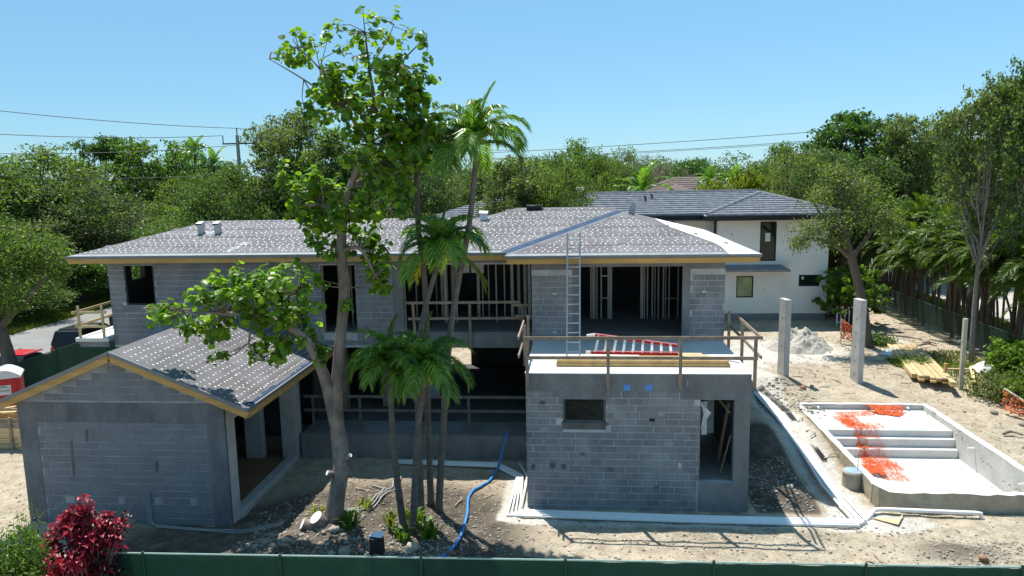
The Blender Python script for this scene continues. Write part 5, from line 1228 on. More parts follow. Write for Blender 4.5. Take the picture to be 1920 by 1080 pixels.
P['thicket0'] = tree_proto('thicket', make_tree(8, 6, 8, 1.2, 30, 36, 14, .20, .21, trunk_r=.14, low=.8), M['oak'], M['bark'], 6, 8)
P['thicket1'] = tree_proto('thicket', make_tree(9, 6, 8, 1.2, 30, 36, 14, .21, .21, trunk_r=.14, low=.8), M['dome'], M['bark'], 6, 8)
P['bright0'] = tree_proto('bright', make_tree(10, 7, 6, 2, 20, 30, 13, .26, .20, aspect=.6, trunk_r=.16, up=.8), M['bright'], M['bark'], 7, 6)
bt = make_tree(11, 11, 6, 3, 34, 26, 1, .10, .2, trunk_r=.2)
P['bare0'] = tree_proto('bare', bt, M['olive'], M['deadwood'], 11, 6)
NT = {}
def place_tree(kind, x, y, h, w, label, group=None, rz=None, z=None, leaf=None, bark=None):
    ks = [k for k in P if k.startswith(kind)]; k = ks[NT.get(kind, 0) % len(ks)]; NT[kind] = NT.get(kind, 0)+1
    p = P[k]; r = random.Random(hash((round(x*7), round(y*5))) & 0xffff)
    t = thing({'oak': 'oak_tree', 'airy': 'slender_tree', 'dome': 'fig_tree', 'thicket': 'bushy_tree', 'bright': 'yellow_green_tree', 'bare': 'bare_tree'}[kind], label, 'tree', (x, y, float(gbase(np.array([x]), np.array([y]))[0]) if z is None else z), r.uniform(0, 6.28) if rz is None else rz, group)
    t.scale = (w/p['w'], w/p['w'], h/p['h'])
    for nm in ('trunk', 'crown'):
        if p[nm] is None: continue
        o = link(nm, p[nm], t)
        if nm == 'trunk' and bark: o.material_slots[0].link = 'OBJECT'; o.material_slots[0].material = M[bark]
        if nm == 'crown' and leaf: o.material_slots[0].link = 'OBJECT'; o.material_slots[0].material = M[leaf]
    return t
def landmark(x, y):
    "where along the skyline a tree stands, in words"
    a = x/y
    for lim, w in ((-.76, 'at the left edge'), (-.70, 'above the leaning street tree'), (-.645, 'left of the layered trees'), (-.57, 'under the layered trees'), (-.51, 'below the feathery palms'), (-.455, 'beside the utility pole'), (-.40, 'just right of the utility pole'), (-.31, 'left of the seagrape crown'), (-.235, 'behind the seagrape crown'), (-.165, 'between the seagrape and the tallest palm'), (-.10, 'behind the tallest palm'), (.0, 'over the near end of the tiled roof'), (.095, 'by the leafless trees'), (.20, 'over the brown roof'), (.27, 'at the end of the tiled ridge'), (.33, 'over the white house corner'), (.40, 'behind the leaning oak'), (.47, 'right of the leaning oak'), (.53, 'behind the pale trunked tree')):
        if a < lim: return w
    return 'at the right edge'
ROW = lambda y: 'front row' if y < 50 else 'second row' if y < 57 else 'third row' if y < 66 else 'rear row' if y < 80 else 'farthest row'
KIND = {'oak': 'rounded', 'thicket': 'low bushy', 'airy': 'slender open'}
TONE = {None: 'green', 'dome': 'dark green', 'fresh': 'bright green', 'olive': 'grey green'}
# dense wood left of and behind the house
WOODL = 'dense green tree in the wood beyond the street at left'
for (k, x, y, h, w, lf) in [('oak', -46, 61, 12.6, 14.5, None), ('oak', -41.5, 60, 10.6, 11.5, None), ('oak', -47, 54, 11.4, 11, None), ('oak', -50.1, 70, 9.8, 12.2, None), ('oak', -42.5, 51.5, 7.6, 9.6, None), ('thicket', -39.8, 49.5, 3.6, 8, None), ('thicket', -40.2, 57, 4.6, 8, 'dome'), ('thicket', -40.5, 63.5, 5, 8, None), ('oak', -41.5, 66, 8.5, 10, None), ('thicket', -40.6, 71, 5.5, 9, 'dome'), ('oak', -44, 76, 9.5, 10, None), ('thicket', -52.1, 84, 10.4, 14.4, None), ('thicket', -43.2, 90, 12, 13.6, None), ('oak', -54, 62, 11.5, 13, None), ('oak', -41.8, 45, 8.0, 9, None), ('thicket', -40.8, 43, 4, 7, 'dome'), ('thicket', -62, 72, 9, 16, None)]:
    place_tree(k, x, y, h, w, f'{KIND[k]} {TONE[lf]} tree, {ROW(y)} {landmark(x, y)}', 'wood beyond the street', leaf=lf)
place_tree('dome', -51.5, 78, 15.3, 8.6, 'tall dark layered tree rising left of its brighter twin over the wood', 'layered trees over the wood')
place_tree('dome', -44, 76, 15.0, 10.4, 'tall fresh green layered tree rising beside the dark one over the wood', 'layered trees over the wood')
WOODM = 'olive green tree in the wood behind the left roof'
for (k, x, y, h, w, lf) in [('oak', -35.2, 68, 11.2, 9.8, None), ('oak', -26.9, 60, 10.2, 8, None), ('oak', -27.9, 53, 8.2, 8.2, None), ('oak', -23.4, 49, 10.6, 7.4, None), ('thicket', -20.2, 47, 7.6, 6.8, None), ('thicket', -16.7, 45, 7.7, 5.8, None), ('oak', -20.4, 52, 9.4, 6.8, None), ('oak', -19.8, 60, 11.1, 8.9, None), ('oak', -17.8, 64, 12.5, 9.6, None), ('oak', -31, 82, 11, 10, None), ('oak', -24.5, 44.5, 7.6, 6.2, None), ('thicket', -27, 47.5, 6.2, 6.6, None), ('oak', -22, 70, 11, 9, None), ('thicket', -35, 95, 11, 14, None), ('thicket', -24, 96, 11, 14, None), ('oak', -14, 48, 9, 6.5, None), ('oak', -27.2, 56.5, 9.3, 7.5, None)]:
    place_tree(k, x, y, h, w, f'{KIND[k]} {TONE[lf]} tree, {ROW(y)} {landmark(x, y)}', 'wood behind the left roof', leaf=lf)
place_tree('airy', -20.4, 52, 14.6, 6.4, 'tall airy tree with open crown standing right of the utility pole')
place_tree('airy', -16.4, 50, 12.8, 5.8, 'slender open tree between the airy tree and the seagrape')
WOODC = 'green tree behind the middle of the house roof'
for (k, x, y, h, w, lf) in [('oak', -11.4, 52, 11.9, 7.6, None), ('oak', -9.5, 58, 10.4, 8, None), ('oak', -6.2, 57, 10.0, 7.4, None), ('oak', -1.7, 58, 10.2, 6, None), ('oak', -13, 66, 11.5, 9, None), ('oak', -4, 70, 11, 8, None), ('oak', .5, 66, 11.5, 7.2, None), ('oak', 4.7, 84, 12.2, 7.4, None), ('thicket', -4.9, 115, 11.5, 13, None), ('thicket', -14, 100, 11, 14, None), ('oak', 2, 96, 11.5, 9, None)]:
    place_tree(k, x, y, h, w, f'{KIND[k]} {TONE[lf]} tree, {ROW(y)} {landmark(x, y)}', 'trees behind the middle of the roof', leaf=lf)
place_tree('airy', -2.9, 44.2, 9.9, 6.4, 'loose leaning tree overhanging the white house roof from the left')
place_tree('oak', -.7, 42.4, 9.5, 4.6, 'rounded tree overhanging the middle of the tiled roof behind the house ridge')
place_tree('oak', -3.9, 42.8, 9.2, 4.8, 'rounded tree covering the tiled roof beside the tallest palm')
place_tree('oak', -9.4, 43.6, 7.6, 5.0, 'low tree with bare limbs reaching over the near end of the tiled roof')
place_tree('bare', 7.6, 88, 12.3, 7.5, 'leafless brown tree nearest the middle of the skyline', 'leafless brown trees')
place_tree('bare', 11.4, 92, 11.5, 7, 'leafless brown tree just right of the taller bare one', 'leafless brown trees')
place_tree('bare', 4.6, 93, 10.8, 7, 'leafless brown tree just left of the taller bare one', 'leafless brown trees')
FAR = 'distant rounded tree on the far skyline'
for i, (x, y, h, w) in enumerate([(13.3, 120, 10.6, 12), (16.7, 110, 10.4, 11), (23.7, 115, 10.8, 11.5), (32, 125, 11, 14), (21, 140, 11, 15), (8, 130, 11, 14), (-20, 140, 11.5, 16), (-45, 130, 12, 18), (-70, 120, 12, 20), (40, 110, 11, 15), (55, 120, 12, 18), (70, 120, 13, 20), (-90, 150, 13, 24), (-60, 170, 12.5, 22), (-25, 180, 12.5, 22), (5, 180, 12, 22), (30, 180, 12, 22), (60, 180, 13, 24), (95, 170, 14, 26), (-75, 95, 12, 18), (16, 160, 11.5, 18)]):
    place_tree('thicket' if i % 3 else 'oak', x, y, h, w, 'distant rounded tree on the far skyline '+landmark(x, y), 'far skyline trees')
place_tree('bright', 13.4, 60, 8.9, 5.6, 'yellow green tree just beyond the tiled roof ridge', 'yellow green trees beyond the ridge')
place_tree('bright', 11.0, 63, 8.0, 4.2, 'smaller yellow green tree touching the ridge left of the larger one', 'yellow green trees beyond the ridge')
place_tree('dome', 22.8, 62, 13.8, 10, 'broad dark domed tree topping the right hand wood', leaf='dome')
WOODR = 'dense olive tree in the wood right of the white house'
for (k, x, y, h, w, lf) in [('oak', 16.3, 56, 11.0, 7.6, None), ('oak', 18.6, 54, 10.5, 7.4, None), ('oak', 28.5, 70, 11.3, 10, None), ('oak', 34.5, 69, 11, 10, None), ('oak', 40, 70, 11.3, 10, None), ('oak', 46, 72, 12, 11, None), ('thicket', 31, 74, 9.5, 10, 'dome'), ('oak', 44, 60, 11.5, 9, None), ('oak', 18.5, 66, 11.4, 8, None), ('airy', 31.5, 68, 12.8, 5, None), ('thicket', 37, 80, 10, 12, None), ('thicket', 19.5, 60, 6, 7, 'dome'), ('oak', 22.8, 62, 10.8, 7.5, None), ('oak', 26.5, 60, 11.2, 8, 'fresh'), ('oak', 30.5, 61, 11.6, 8.5, None), ('oak', 35.5, 61, 11.8, 8.5, 'olive'), ('oak', 40, 62, 12.2, 9, None), ('thicket', 28, 63, 6.5, 9, 'dome'), ('thicket', 36, 64, 6.5, 9, 'dome'), ('airy', 24.5, 58, 12.6, 5, None), ('airy', 33, 58.5, 13, 5, None)]:
    place_tree(k, x, y, h, w, f'{KIND[k]} {TONE[lf]} tree, {ROW(y)} {landmark(x, y)}', 'wood right of the white house', leaf=lf)
place_tree('airy', 17.9, 34.8, 12.6, 4.0, 'tall grey green tree with pale trunk before the palm row', rz=1., bark='palebark')
place_tree('airy', 18.9, 33.0, 13.2, 3.8, 'tallest slim tree at the right edge with open crown', rz=2.2, bark='palebark')
# oak in front of the white house: built on its own limbs
def hero(seed): T = Tree(seed); return T
T = hero(21); rgo = T.rg
def limbs(T, polys, n=9):
    for pts in polys: T.limb(smooth_path([p[:3] for p in pts], 4), list(np.interp(np.linspace(0, len(pts)-1, 4*(len(pts)-1)+1), range(len(pts)), [p[3] for p in pts])), n)
limbs(T, [[(14.5, 37.8, .7, .38), (14.35, 37.8, 1.6, .27), (14.0, 37.8, 3.6, .22), (13.5, 37.8, 5.4, .2), (13.2, 37.8, 6.4, .17), (13.0, 38, 8, .1), (12.9, 38, 9.4, .04)],
          [(13.5, 37.8, 5.4, .14), (12.6, 37.5, 6.1, .1), (11.6, 37.4, 6.5, .05), (10.9, 37.4, 6.4, .02)], [(13.5, 37.8, 5.5, .13), (14.4, 38.2, 6.6, .09), (15.2, 38.4, 7.6, .04)], [(13.2, 37.8, 6.4, .1), (12.2, 38.2, 7.4, .06), (11.6, 38.3, 8.4, .03)]])
blobs = [(11.4, 37.4, 6.9, 1.0, .6), (12.5, 37.2, 7.2, 1.2, .8), (13.4, 37.6, 7.6, 1.4, 1.0), (14.6, 38.2, 7.6, 1.2, .9), (15.4, 38.4, 7.0, .9, .6), (12.0, 38, 8.3, 1.1, .9), (13.2, 38, 9.0, 1.3, .8), (14.3, 38.4, 8.7, 1.1, .8), (10.9, 37.3, 6.3, .55, .35), (12.2, 37.0, 6.3, .6, .3), (12.6, 38.5, 9.7, .8, .5)]
cs = []
for (x, y, z, r, rz_) in blobs:
    v = rand_unit(rgo, int(62*r), .2)*rgo.uniform(.3, 1.05, (int(62*r), 1))*np.array([r, r, rz_]); cs.append(np.array([x, y, z])+v)
    for q in v[::4]: T.limb([Vector((x, y, z)), Vector(np.array([x, y, z])+q)], [.025, .008], 3)
T.leaves(np.concatenate(cs), .19, 11, .155, .5, .45)
oakt = thing('oak_tree', 'leaning oak with bare lower trunk in front of the white house corner', 'tree', (14.5, 37.8, .9)); OI = Matrix.Translation((-14.5, -37.8, -.9))
o = link('trunk', T.mb.mesh('trunk', M['bark'], True), oakt); o.matrix_parent_inverse = OI
o = link('crown', T.leaf_mesh('crown', M['fresh']), oakt); o.matrix_parent_inverse = OI; o.material_slots[0].link = 'OBJECT'; o.material_slots[0].material = M['olive']
# street tree leaning over the toilet
T = hero(22); rgo = T.rg
limbs(T, [[(-25.75, 31.3, -.2, .42), (-25.95, 31.4, 1.4, .3), (-26.4, 31.5, 3.3, .26), (-27.0, 31.8, 5.0, .2), (-27.2, 32, 6.6, .12), (-27.2, 32.2, 7.8, .05)], [(-26.4, 31.5, 3.3, .18), (-25.2, 31.8, 4.6, .12), (-24.2, 32, 5.6, .06)], [(-26.9, 31.7, 4.6, .14), (-28.4, 31.2, 5.6, .08), (-29.4, 31, 6.2, .04)]])
cs = []
for k in range(46):
    u = rand_unit(rgo, 1, .2)[0]*rgo.uniform(.4, 1); c = np.array([-26.6+u[0]*3.3, 32+u[1]*2.6, 6.2+u[2]*2.2]); r = rgo.uniform(.5, .95)
    v = rand_unit(rgo, 26, .2)*rgo.uniform(.3, 1, (26, 1))*r; cs.append(c+v)
T.leaves(np.concatenate(cs), .17, 13, .17, .55, .5)
st = thing('oak_tree', 'dark leaning street tree over the portable toilet at the left edge', 'tree', (-25.75, 31.3, 0)); SI = Matrix.Translation((25.75, -31.3, 0))
o = link('trunk', T.mb.mesh('trunk', M['bark'], True), st); o.matrix_parent_inverse = SI
o = link('crown', T.leaf_mesh('crown', M['oak']), st); o.matrix_parent_inverse = SI

# the tall seagrape
T = hero(31); rgs = T.rg
SGL = [[(-6.83, 19.2, .05, 0.341), (-6.8, 19.2, .45, 0.267), (-6.71, 19.3, 1.08, 0.232), (-6.60, 19.45, 1.75, 0.229), (-6.60, 19.5, 2.1, 0.236), (-6.68, 19.6, 2.7, 0.211), (-6.70, 19.6, 3.2, 0.192), (-6.70, 19.7, 3.96, 0.167), (-6.54, 19.9, 5.59, 0.151), (-6.41, 20, 6.78, 0.155), (-6.45, 20, 7.82, 0.145), (-6.35, 20.1, 8.83, 0.105), (-6.21, 20.2, 9.48, 0.087), (-5.88, 20.2, 10.13, 0.088), (-5.59, 20.2, 10.69, 0.093), (-5.42, 20.3, 11.68, 0.060), (-5.52, 20.3, 12.67, 0.038), (-5.59, 20.3, 13.63, 0.017)],
       [(-6.72, 19.6, 2.9, 0.186), (-7.0, 19.6, 4.4, 0.155), (-7.35, 19.5, 5.3, 0.124), (-7.78, 19.4, 5.77, 0.099), (-8.69, 19.3, 6.16, 0.085), (-9.59, 19.3, 6.19, 0.051), (-10.8, 19.3, 6.32, 0.025), (-11.9, 19.3, 6.35, 0.010)],
       [(-6.35, 20.1, 8.83, 0.088), (-6.84, 19.8, 9.07, 0.060), (-7.43, 19.6, 9.09, 0.025)], [(-6.21, 20.2, 9.48, 0.085), (-5.43, 20.6, 10.12, 0.060), (-4.71, 20.8, 11.13, 0.025)], [(-5.59, 20.2, 10.69, 0.060), (-6.17, 20, 11.68, 0.043), (-6.74, 19.9, 12.65, 0.025), (-7.29, 19.9, 13.21, 0.013)],
       [(-6.45, 20, 7.82, 0.076), (-5.8, 19.6, 7.9, 0.051), (-5.4, 19.5, 7.2, 0.021)], [(-5.42, 20.3, 11.68, 0.043), (-4.7, 20.4, 12.79, 0.025), (-3.95, 20.4, 13.46, 0.010)], [(-7.35, 19.5, 5.3, 0.085), (-7.74, 19.9, 5.9, 0.051), (-7.73, 20, 6.71, 0.025)],
       [(-6.17, 20, 11.68, 0.034), (-7.2, 19.9, 12.4, 0.021), (-8.1, 19.9, 12.95, 0.010)], [(-5.52, 20.3, 12.67, 0.025), (-5.0, 20.3, 13.4, 0.013), (-4.8, 20.3, 13.8, 0.009)], [(-8.69, 19.3, 6.16, 0.043), (-8.9, 19.2, 5.4, 0.025), (-8.6, 19.2, 4.9, 0.013)]]
limbs(T, SGL, 10)
nodes = np.array([p[:3] for L in SGL for p in L if p[2] > 4.5])
SGB = [(-6.82, 12.97, 1.13, .85, 22), (-5.48, 13.61, .99, .5, 17), (-4.02, 13.4, .35, .21, 4), (-3.86, 12.81, .21, .21, 2), (-5.27, 11.81, 1.42, 1.27, 78), (-5.05, 10.25, 1.13, 1.13, 60), (-6.59, 11.99, .85, .71, 24), (-4.5, 11.23, .78, 1.13, 28), (-7.35, 9.14, .71, .85, 38), (-6.43, 8.39, .95, .78, 46), (-6.9, 9.41, .7, .5, 10), (-5.48, 7.34, .35, .78, 20), (-9.21, 6.61, 1.27, .71, 56), (-7.8, 6.76, 1.06, .71, 34), (-11.3, 6.16, .71, .31, 14), (-7.86, 5.84, .85, .57, 24), (-10.05, 5.84, .71, .42, 16), (-8.53, 5.06, .57, .5, 11), (-9.8, 4.98, .31, .2, 4), (-7.28, 4.99, .35, .35, 6), (-7.98, 9.88, .25, .31, 4), (-6.36, 6.29, .14, .17, 2), (-3.98, 11.36, .42, .57, 6), (-7.85, 13., .4, .31, 6), (-4.4, 12.2, .6, .5, 8), (-5.2, 9.2, .8, .5, 16)]
LV = []; LF = []; nv = 0; K = 8
ang = np.arange(K)*2*pi/K
def sg_leaf(pos, nrm, r):
    global nv
    nrm = nrm/np.linalg.norm(nrm); t = np.cross(nrm, rgs.normal(size=3)); t /= np.linalg.norm(t); bb = np.cross(nrm, t)
    ctr = (pos-nrm*r*.16)[None]; ring = pos+r*(np.cos(ang)[:, None]*t*1.0+np.sin(ang)[:, None]*bb*.92)+nrm*r*.16*np.cos(2*ang)[:, None]
    LV.append(np.concatenate([ring, ctr])); i0 = np.arange(K); LF.append(np.stack([i0, (i0+1) % K, np.full(K, K)], 1)+nv); nv += K+1
for (x, z, rx, rz_, n) in SGB:
    yc = 20.1 if z > 7 else (19.5 if x < -7 else 19.7); ry = min(1.1, rx*.8)
    for k in range(int(n*(1.08 if z < 12.3 else .95))):
        u = rand_unit(rgs, 1, .1)[0]*rgs.uniform(.3, 1.08)**.6; c = np.array([x+u[0]*rx, yc+u[1]*ry*1.15, z+u[2]*rz_])
        j = np.argmin(np.linalg.norm(nodes-c, axis=1)); a = nodes[j]; md = (a+c)/2+rgs.normal(size=3)*.08
        d = (c-md); d /= np.linalg.norm(d)+1e-6; d = d+np.array([0, 0, .25]); d /= np.linalg.norm(d)
        tip = c+d*.22
        T.limb([Vector(a), Vector(md), Vector(c), Vector(tip)], [.016, .011, .008, .005], 4)
        for q in range(int(rgs.integers(10, 16) if z < 12.3 else rgs.integers(7, 11))):
            s = rgs.uniform(-.8, 1.0); p0 = c+d*.24*s; out = rand_unit(rgs, 1, .0)[0]; out -= d*out.dot(d)*.6; out /= np.linalg.norm(out)
            r = .042+.075*rgs.random()**.8; sg_leaf(p0+out*(r+.04), out*rgs.uniform(.2, .9)+np.array([0, 0, rgs.uniform(.1, .8)])+d*.3, r)
sgt = thing('seagrape_tree', 'tall seagrape tree with round glossy leaves and forked pale trunk', 'tree', (-6.83, 19.2, .2)); TI = Matrix.Translation((6.83, -19.2, -.2))
o = link('trunk', T.mb.mesh('trunk', M['sgbark'], True), sgt); o.matrix_parent_inverse = TI
o = link('crown', np_mesh('crown', np.concatenate(LV), np.concatenate(LF), M['sg']), sgt); o.matrix_parent_inverse = TI
for (p, q, r) in (((-6.45, 19.4, 2.02), (-6.28, 19.3, 2.2), .065), ((-6.78, 19.3, 1.62), (-6.92, 19.2, 1.72), .075)):
    b = MB(); b.tube([p, q], [r*1.3, r], 9); o = b.build('cut_branch', M['sgbark'], sgt, True); o.matrix_parent_inverse = TI
    b = MB(); d = Vector(q)-Vector(p); b.disc(Vector(q)+d.normalized()*.004, d, r*.97, 12); o2 = b.build('cut_face', M['cut'], o)
# sawn limbs and stump
for (c, n_, r, lb) in (((-7.15, 18.75, .62), (-.35, -.5, .8), .2, 'pale sawn limb end leaning at the foot of the big tree'), ((-7.52, 18.7, .46), (-.8, -.35, .5), .16, 'smaller sawn limb end left of the pale one by the big tree')):
    c = Vector(c); n_ = Vector(n_).normalized(); b = MB(); b.tube([c-n_*.55, c], [r*.9, r], 12); o = tag(b.build('sawn_limb', M['sgbark'], None, True), lb, 'log', 'sawn limbs by the big tree'); b = MB(); b.disc(c+n_*.004, n_, r*.98, 14, .8); b.build('cut_face', M['cut'], o)
b = MB(); b.tube([(-5.26, 17.92, -.1), (-5.25, 17.92, .12), (-5.24, 17.92, .55)], [.36, .22, .185], 14); o = tag(b.build('tree_stump', M['darkbark'], None, True), 'sawn tree stump with pale round top just behind the front fence', 'stump'); b = MB(); b.disc((-5.24, 17.92, .562), (0, -.15, 1), .205, 16, .9); b.build('cut_face', M['cut'], o)

# palms
def frond_mesh(name, L, a0, bend, nleaf, ll, lw, m, seed, vee=.5, droop=.5, rm=None):
    rg = np.random.default_rng(seed); mb = MB(); mb.cur = 1
    pts = []; a = a0; p = np.array([0., 0., 0.]); N_ = 14
    for i in range(N_+1):
        pts.append(p.copy()); p = p+np.array([cos(a), 0, sin(a)])*L/N_; a -= bend/N_*(.5+1.0*i/N_)
    mb.tube([Vector(q) for q in pts], [.02*(1-.8*i/N_)+.003 for i in range(N_+1)], 4, False); mb.cur = 0
    for k in range(nleaf):
        t = .14+.86*k/(nleaf-1); f = t*N_; i = min(int(f), N_-1); p = pts[i]+(pts[i+1]-pts[i])*(f-i); d = (pts[i+1]-pts[i]); d = d/np.linalg.norm(d)
        side = np.array([0, 1., 0]); upv = np.cross(d, side); l = ll*(.45+.55*sin(pi*min(1, .12+t*.88))**.7)*rg.uniform(.85, 1.1)
        for s in (-1, 1):
            dr = side*s*(.75+.1*rg.normal())+d*(.55+.5*t)-upv*(-vee)*(1+.25*rg.normal())*1.0; dr /= np.linalg.norm(dr)
            mid = p+dr*l*.5; e = mid+dr*l*.5+np.array([0, 0, -1])*l*droop*(.5+.3*rg.random())
            w = np.cross(dr, rg.normal(size=3)*.35+upv); w = w/np.linalg.norm(w)*lw*.5
            mb.add([p-w*.5, p+w*.5, mid+w, mid-w, e], [(0, 1, 2, 3), (3, 2, 4)])
    return mb.mesh(name, [m, rm or M['shaft']])
FR = [frond_mesh('frond', 1.42, radians(a), radians(b_), 68, .50, .032, M['fresh'] if i == 0 else M['palm'], 50+i, .2, .7) for i, (a, b_) in enumerate(((88, 30), (80, 100), (68, 125), (56, 135), (42, 130), (20, 110)))]
FRY = frond_mesh('frond', 1.5, radians(-12), radians(75), 40, .5, .045, M['palmy'], 70, .3, .5)
def palm(label, path, seed, nf=20, sc=1., yellow=0, low=True, group='slender palms by the big tree'):
    base = path[0]; t = thing('palm_tree', label, 'palm tree', base[:3], 0, group); I = Matrix.Translation(-Vector(base[:3])); rg = random.Random(seed)
    pp = smooth_path([p[:3] for p in path], 7); rr = list(np.interp(np.linspace(0, len(path)-1, len(pp)), range(len(path)), [p[3] for p in path])); rr = [r*(1+.03*((i % 2)*2-1)) for i, r in enumerate(rr)]
    pp[0].z -= .25; rr[0] *= 1.35
    b = MB(); b.tube(pp, rr, 10); o = b.build('trunk', M['palmbark'], t, True); o.matrix_parent_inverse = I
    top = pp[-1]; d = (pp[-1]-pp[-4]).normalized(); b = MB(); b.tube([top-d*.03, top+d*.18, top+d*.42], [rr[-1]*1.15, rr[-1]*.95, rr[-1]*.45], 9); o = b.build('crownshaft', M['shaft'], t, True); o.matrix_parent_inverse = I
    hub = top+d*.4
    for k in range(nf):
        v = 0 if k == 0 else min(5, 1+int((k-1)*5/(nf-1))); az = k*2.399+rg.uniform(-.25, .25); y = (k >= nf-yellow)
        o = link('frond', FRY if y else FR[v], t); o.matrix_parent_inverse = I
        o.location = hub; s = sc*rg.uniform(.88, 1.1); o.scale = (s, s, s); o.rotation_euler = (rg.uniform(-.15, .15), rg.uniform(-.1, .1), az)
    return t
palm('lower left palm of the front pair with dark green crown', [(-4.85, 19.3, .1, 0.107), (-4.98, 19.3, 1.5, 0.090), (-5.05, 19.3, 3.04, 0.082), (-5.05, 19.3, 4.02, 0.078), (-5.04, 19.3, 4.3, 0.074)], 1, 20, .96)
palm('lower right palm of the front pair leaning by the hose', [(-4.55, 19.1, .1, 0.107), (-4.43, 19.1, 1.6, 0.090), (-4.3, 19.1, 3.0, 0.082), (-4.15, 19.1, 3.9, 0.078), (-4.1, 19.1, 4.25, 0.074)], 2, 21, 1.0)
palm('tallest palm with a long leaning trunk and crown against the sky', [(-4.05, 20.3, .1, 0.111), (-3.8, 20.3, 3.02, 0.094), (-3.53, 20.3, 5.51, 0.086), (-3.18, 20.3, 7.31, 0.082), (-2.92, 20.3, 8.49, 0.078), (-2.73, 20.3, 9.9, 0.074), (-2.70, 20.3, 10.2, 0.074)], 5, 23, 1.12)
palm('middle height palm with curved trunk and a yellow drooping frond', [(-4.52, 20.1, .1, .105), (-4.51, 20.1, 1.97, .09), (-4.49, 20.1, 3.2, .08), (-4.42, 20.1, 4.6, .078), (-4.28, 20.1, 5.8, .075), (-4.03, 20.1, 6.7, .072), (-3.80, 20.1, 7.35, .07)], 6, 23, 1.05, 2)
palm('tall palm rising behind the seagrape crown', [(-4.37, 20.8, .1, .105), (-4.37, 20.8, 2.53, .09), (-4.31, 20.8, 5.09, .082), (-4.33, 20.8, 6.95, .08), (-4.44, 20.8, 8.2, .08), (-4.45, 20.8, 9.6, .078), (-4.38, 20.8, 10.1, .076)], 7, 20, 1.0)
# cane palm row along the right fence
FA = [frond_mesh('frond', 2.4, radians(a), radians(b_), 44, .62, .045, M['areca'], 90+i, .3, .3) for i, (a, b_) in enumerate(((80, 60), (66, 95), (50, 110), (32, 105), (12, 85), (-8, 60)))]
def cane_palm(seed):
    rg = random.Random(seed); t = thing('cane_palm', 'bushy cane palm with clustered brown stems in the row behind the right fence', 'palm tree', (0, 0, 0), 0, 'cane palm row behind the right fence')
    for s in range(5):
        a = rg.uniform(0, 6.28); bx, by = .3*cos(a), .3*sin(a); h_ = rg.uniform(3.4, 5.6); lx, ly = bx+rg.uniform(-.8, .8), by+rg.uniform(-.8, .8)
        b = MB(); b.tube([(bx, by, -.2), (bx*.7+lx*.3, by*.7+ly*.3, h_*.5), (lx, ly, h_)], [.065, .055, .048], 7); b.build('stem', M['arecabark'], t, True)
        for k in range(11):
            o = link('frond', FA[min(5, int(k*6/11))], t, (lx, ly, h_-.05), (rg.uniform(-.2, .2), rg.uniform(-.15, .15), k*2.399+rg.uniform(-.3, .3)+s), rg.uniform(.6, .9))
    return t
cp0 = [cane_palm(200), cane_palm(201), cane_palm(202)]
rg = random.Random(44); spots = []
y = 28.5
while y < 62: spots.append((20.0+rg.uniform(-.3, .5), y)); y += rg.uniform(.95, 1.45)
for q in np.arange(33.0, 60, 1.7): spots.append((21.5+rg.uniform(-.4, .4), float(q)))
LB = lambda i: ('yellow tipped cane palm nearest the camera at the right edge', 'second nearest cane palm at the right edge behind the broadleaf shrubs', 'third nearest cane palm behind the fence at right', 'cane palm of the row standing behind the tallest slim tree', 'cane palm of the row standing behind the pale trunked tree', 'cane palm of the row rising behind the slim timber post')[i] if i < 6 else 'dark cane palm with clustered brown stems farther along the row behind the right fence'
for i, (x, yy) in enumerate(spots):
    if i < 3: cp0[i]['label'] = LB(i)
    if i < 3: cp0[i].location = (x, yy, 1.0); cp0[i].rotation_euler = (0, 0, rg.uniform(0, 6)); continue
    dup(cp0[i % 3], (x, yy, 1.0), rg.uniform(0, 6.28), LB(i), (1, 1, rg.uniform(.85, 1.2)))
# second row further back, darker
for (x, yy, s) in ((19.2, 58.5, 1.5), (17.4, 57.5, 1.35), (21.5, 57, 1.5)):
    d = dup(cp0[1], (x, yy, 1.0), rg.uniform(0, 6), 'tall shaded cane palm at the far end of the palm row', (1.1, 1.1, s)); d['group'] = 'tall cane palms at the far end'
# feathery palms far off
FC = [frond_mesh('frond', 3.4, radians(a), radians(b_), 26, 1.0, .14, M['palm'], 120+i, .2, .5) for i, (a, b_) in enumerate(((80, 60), (60, 90), (40, 100), (18, 90), (-5, 70)))]
def far_palm(label, x, y, h_, sc, seed, m=None):
    rg = random.Random(seed); t = thing('feather_palm', label, 'palm tree', (x, y, 0), 0, 'far feathery palms'); b = MB(); b.tube([(0, 0, 0), (.2, 0, h_*.5), (.1, 0, h_)], [.24, .17, .14], 8); b.build('trunk', M['palmbark'], t, True)
    for k in range(16):
        o = link('frond', FC[min(4, k*5//16)], t, (.1, 0, h_), (0, 0, k*2.399+rg.uniform(-.2, .2)), sc*rg.uniform(.85, 1.1))
far_palm('far feathery palm on the skyline left of the utility pole', -36.6, 70, 12.5, .55, 1)
far_palm('lower feathery palm beside the skyline palm near the utility pole', -34.8, 70, 11.2, .6, 2)
far_palm('broad pale feathery palm just behind the white house ridge', 5.5, 66, 8.0, .95, 3)
far_palm('thin dark palm over the brown roof', 12.3, 72, 8.9, .55, 4)
far_palm('thin dark palm right of the brown roof', 14.3, 71, 8.8, .55, 5)

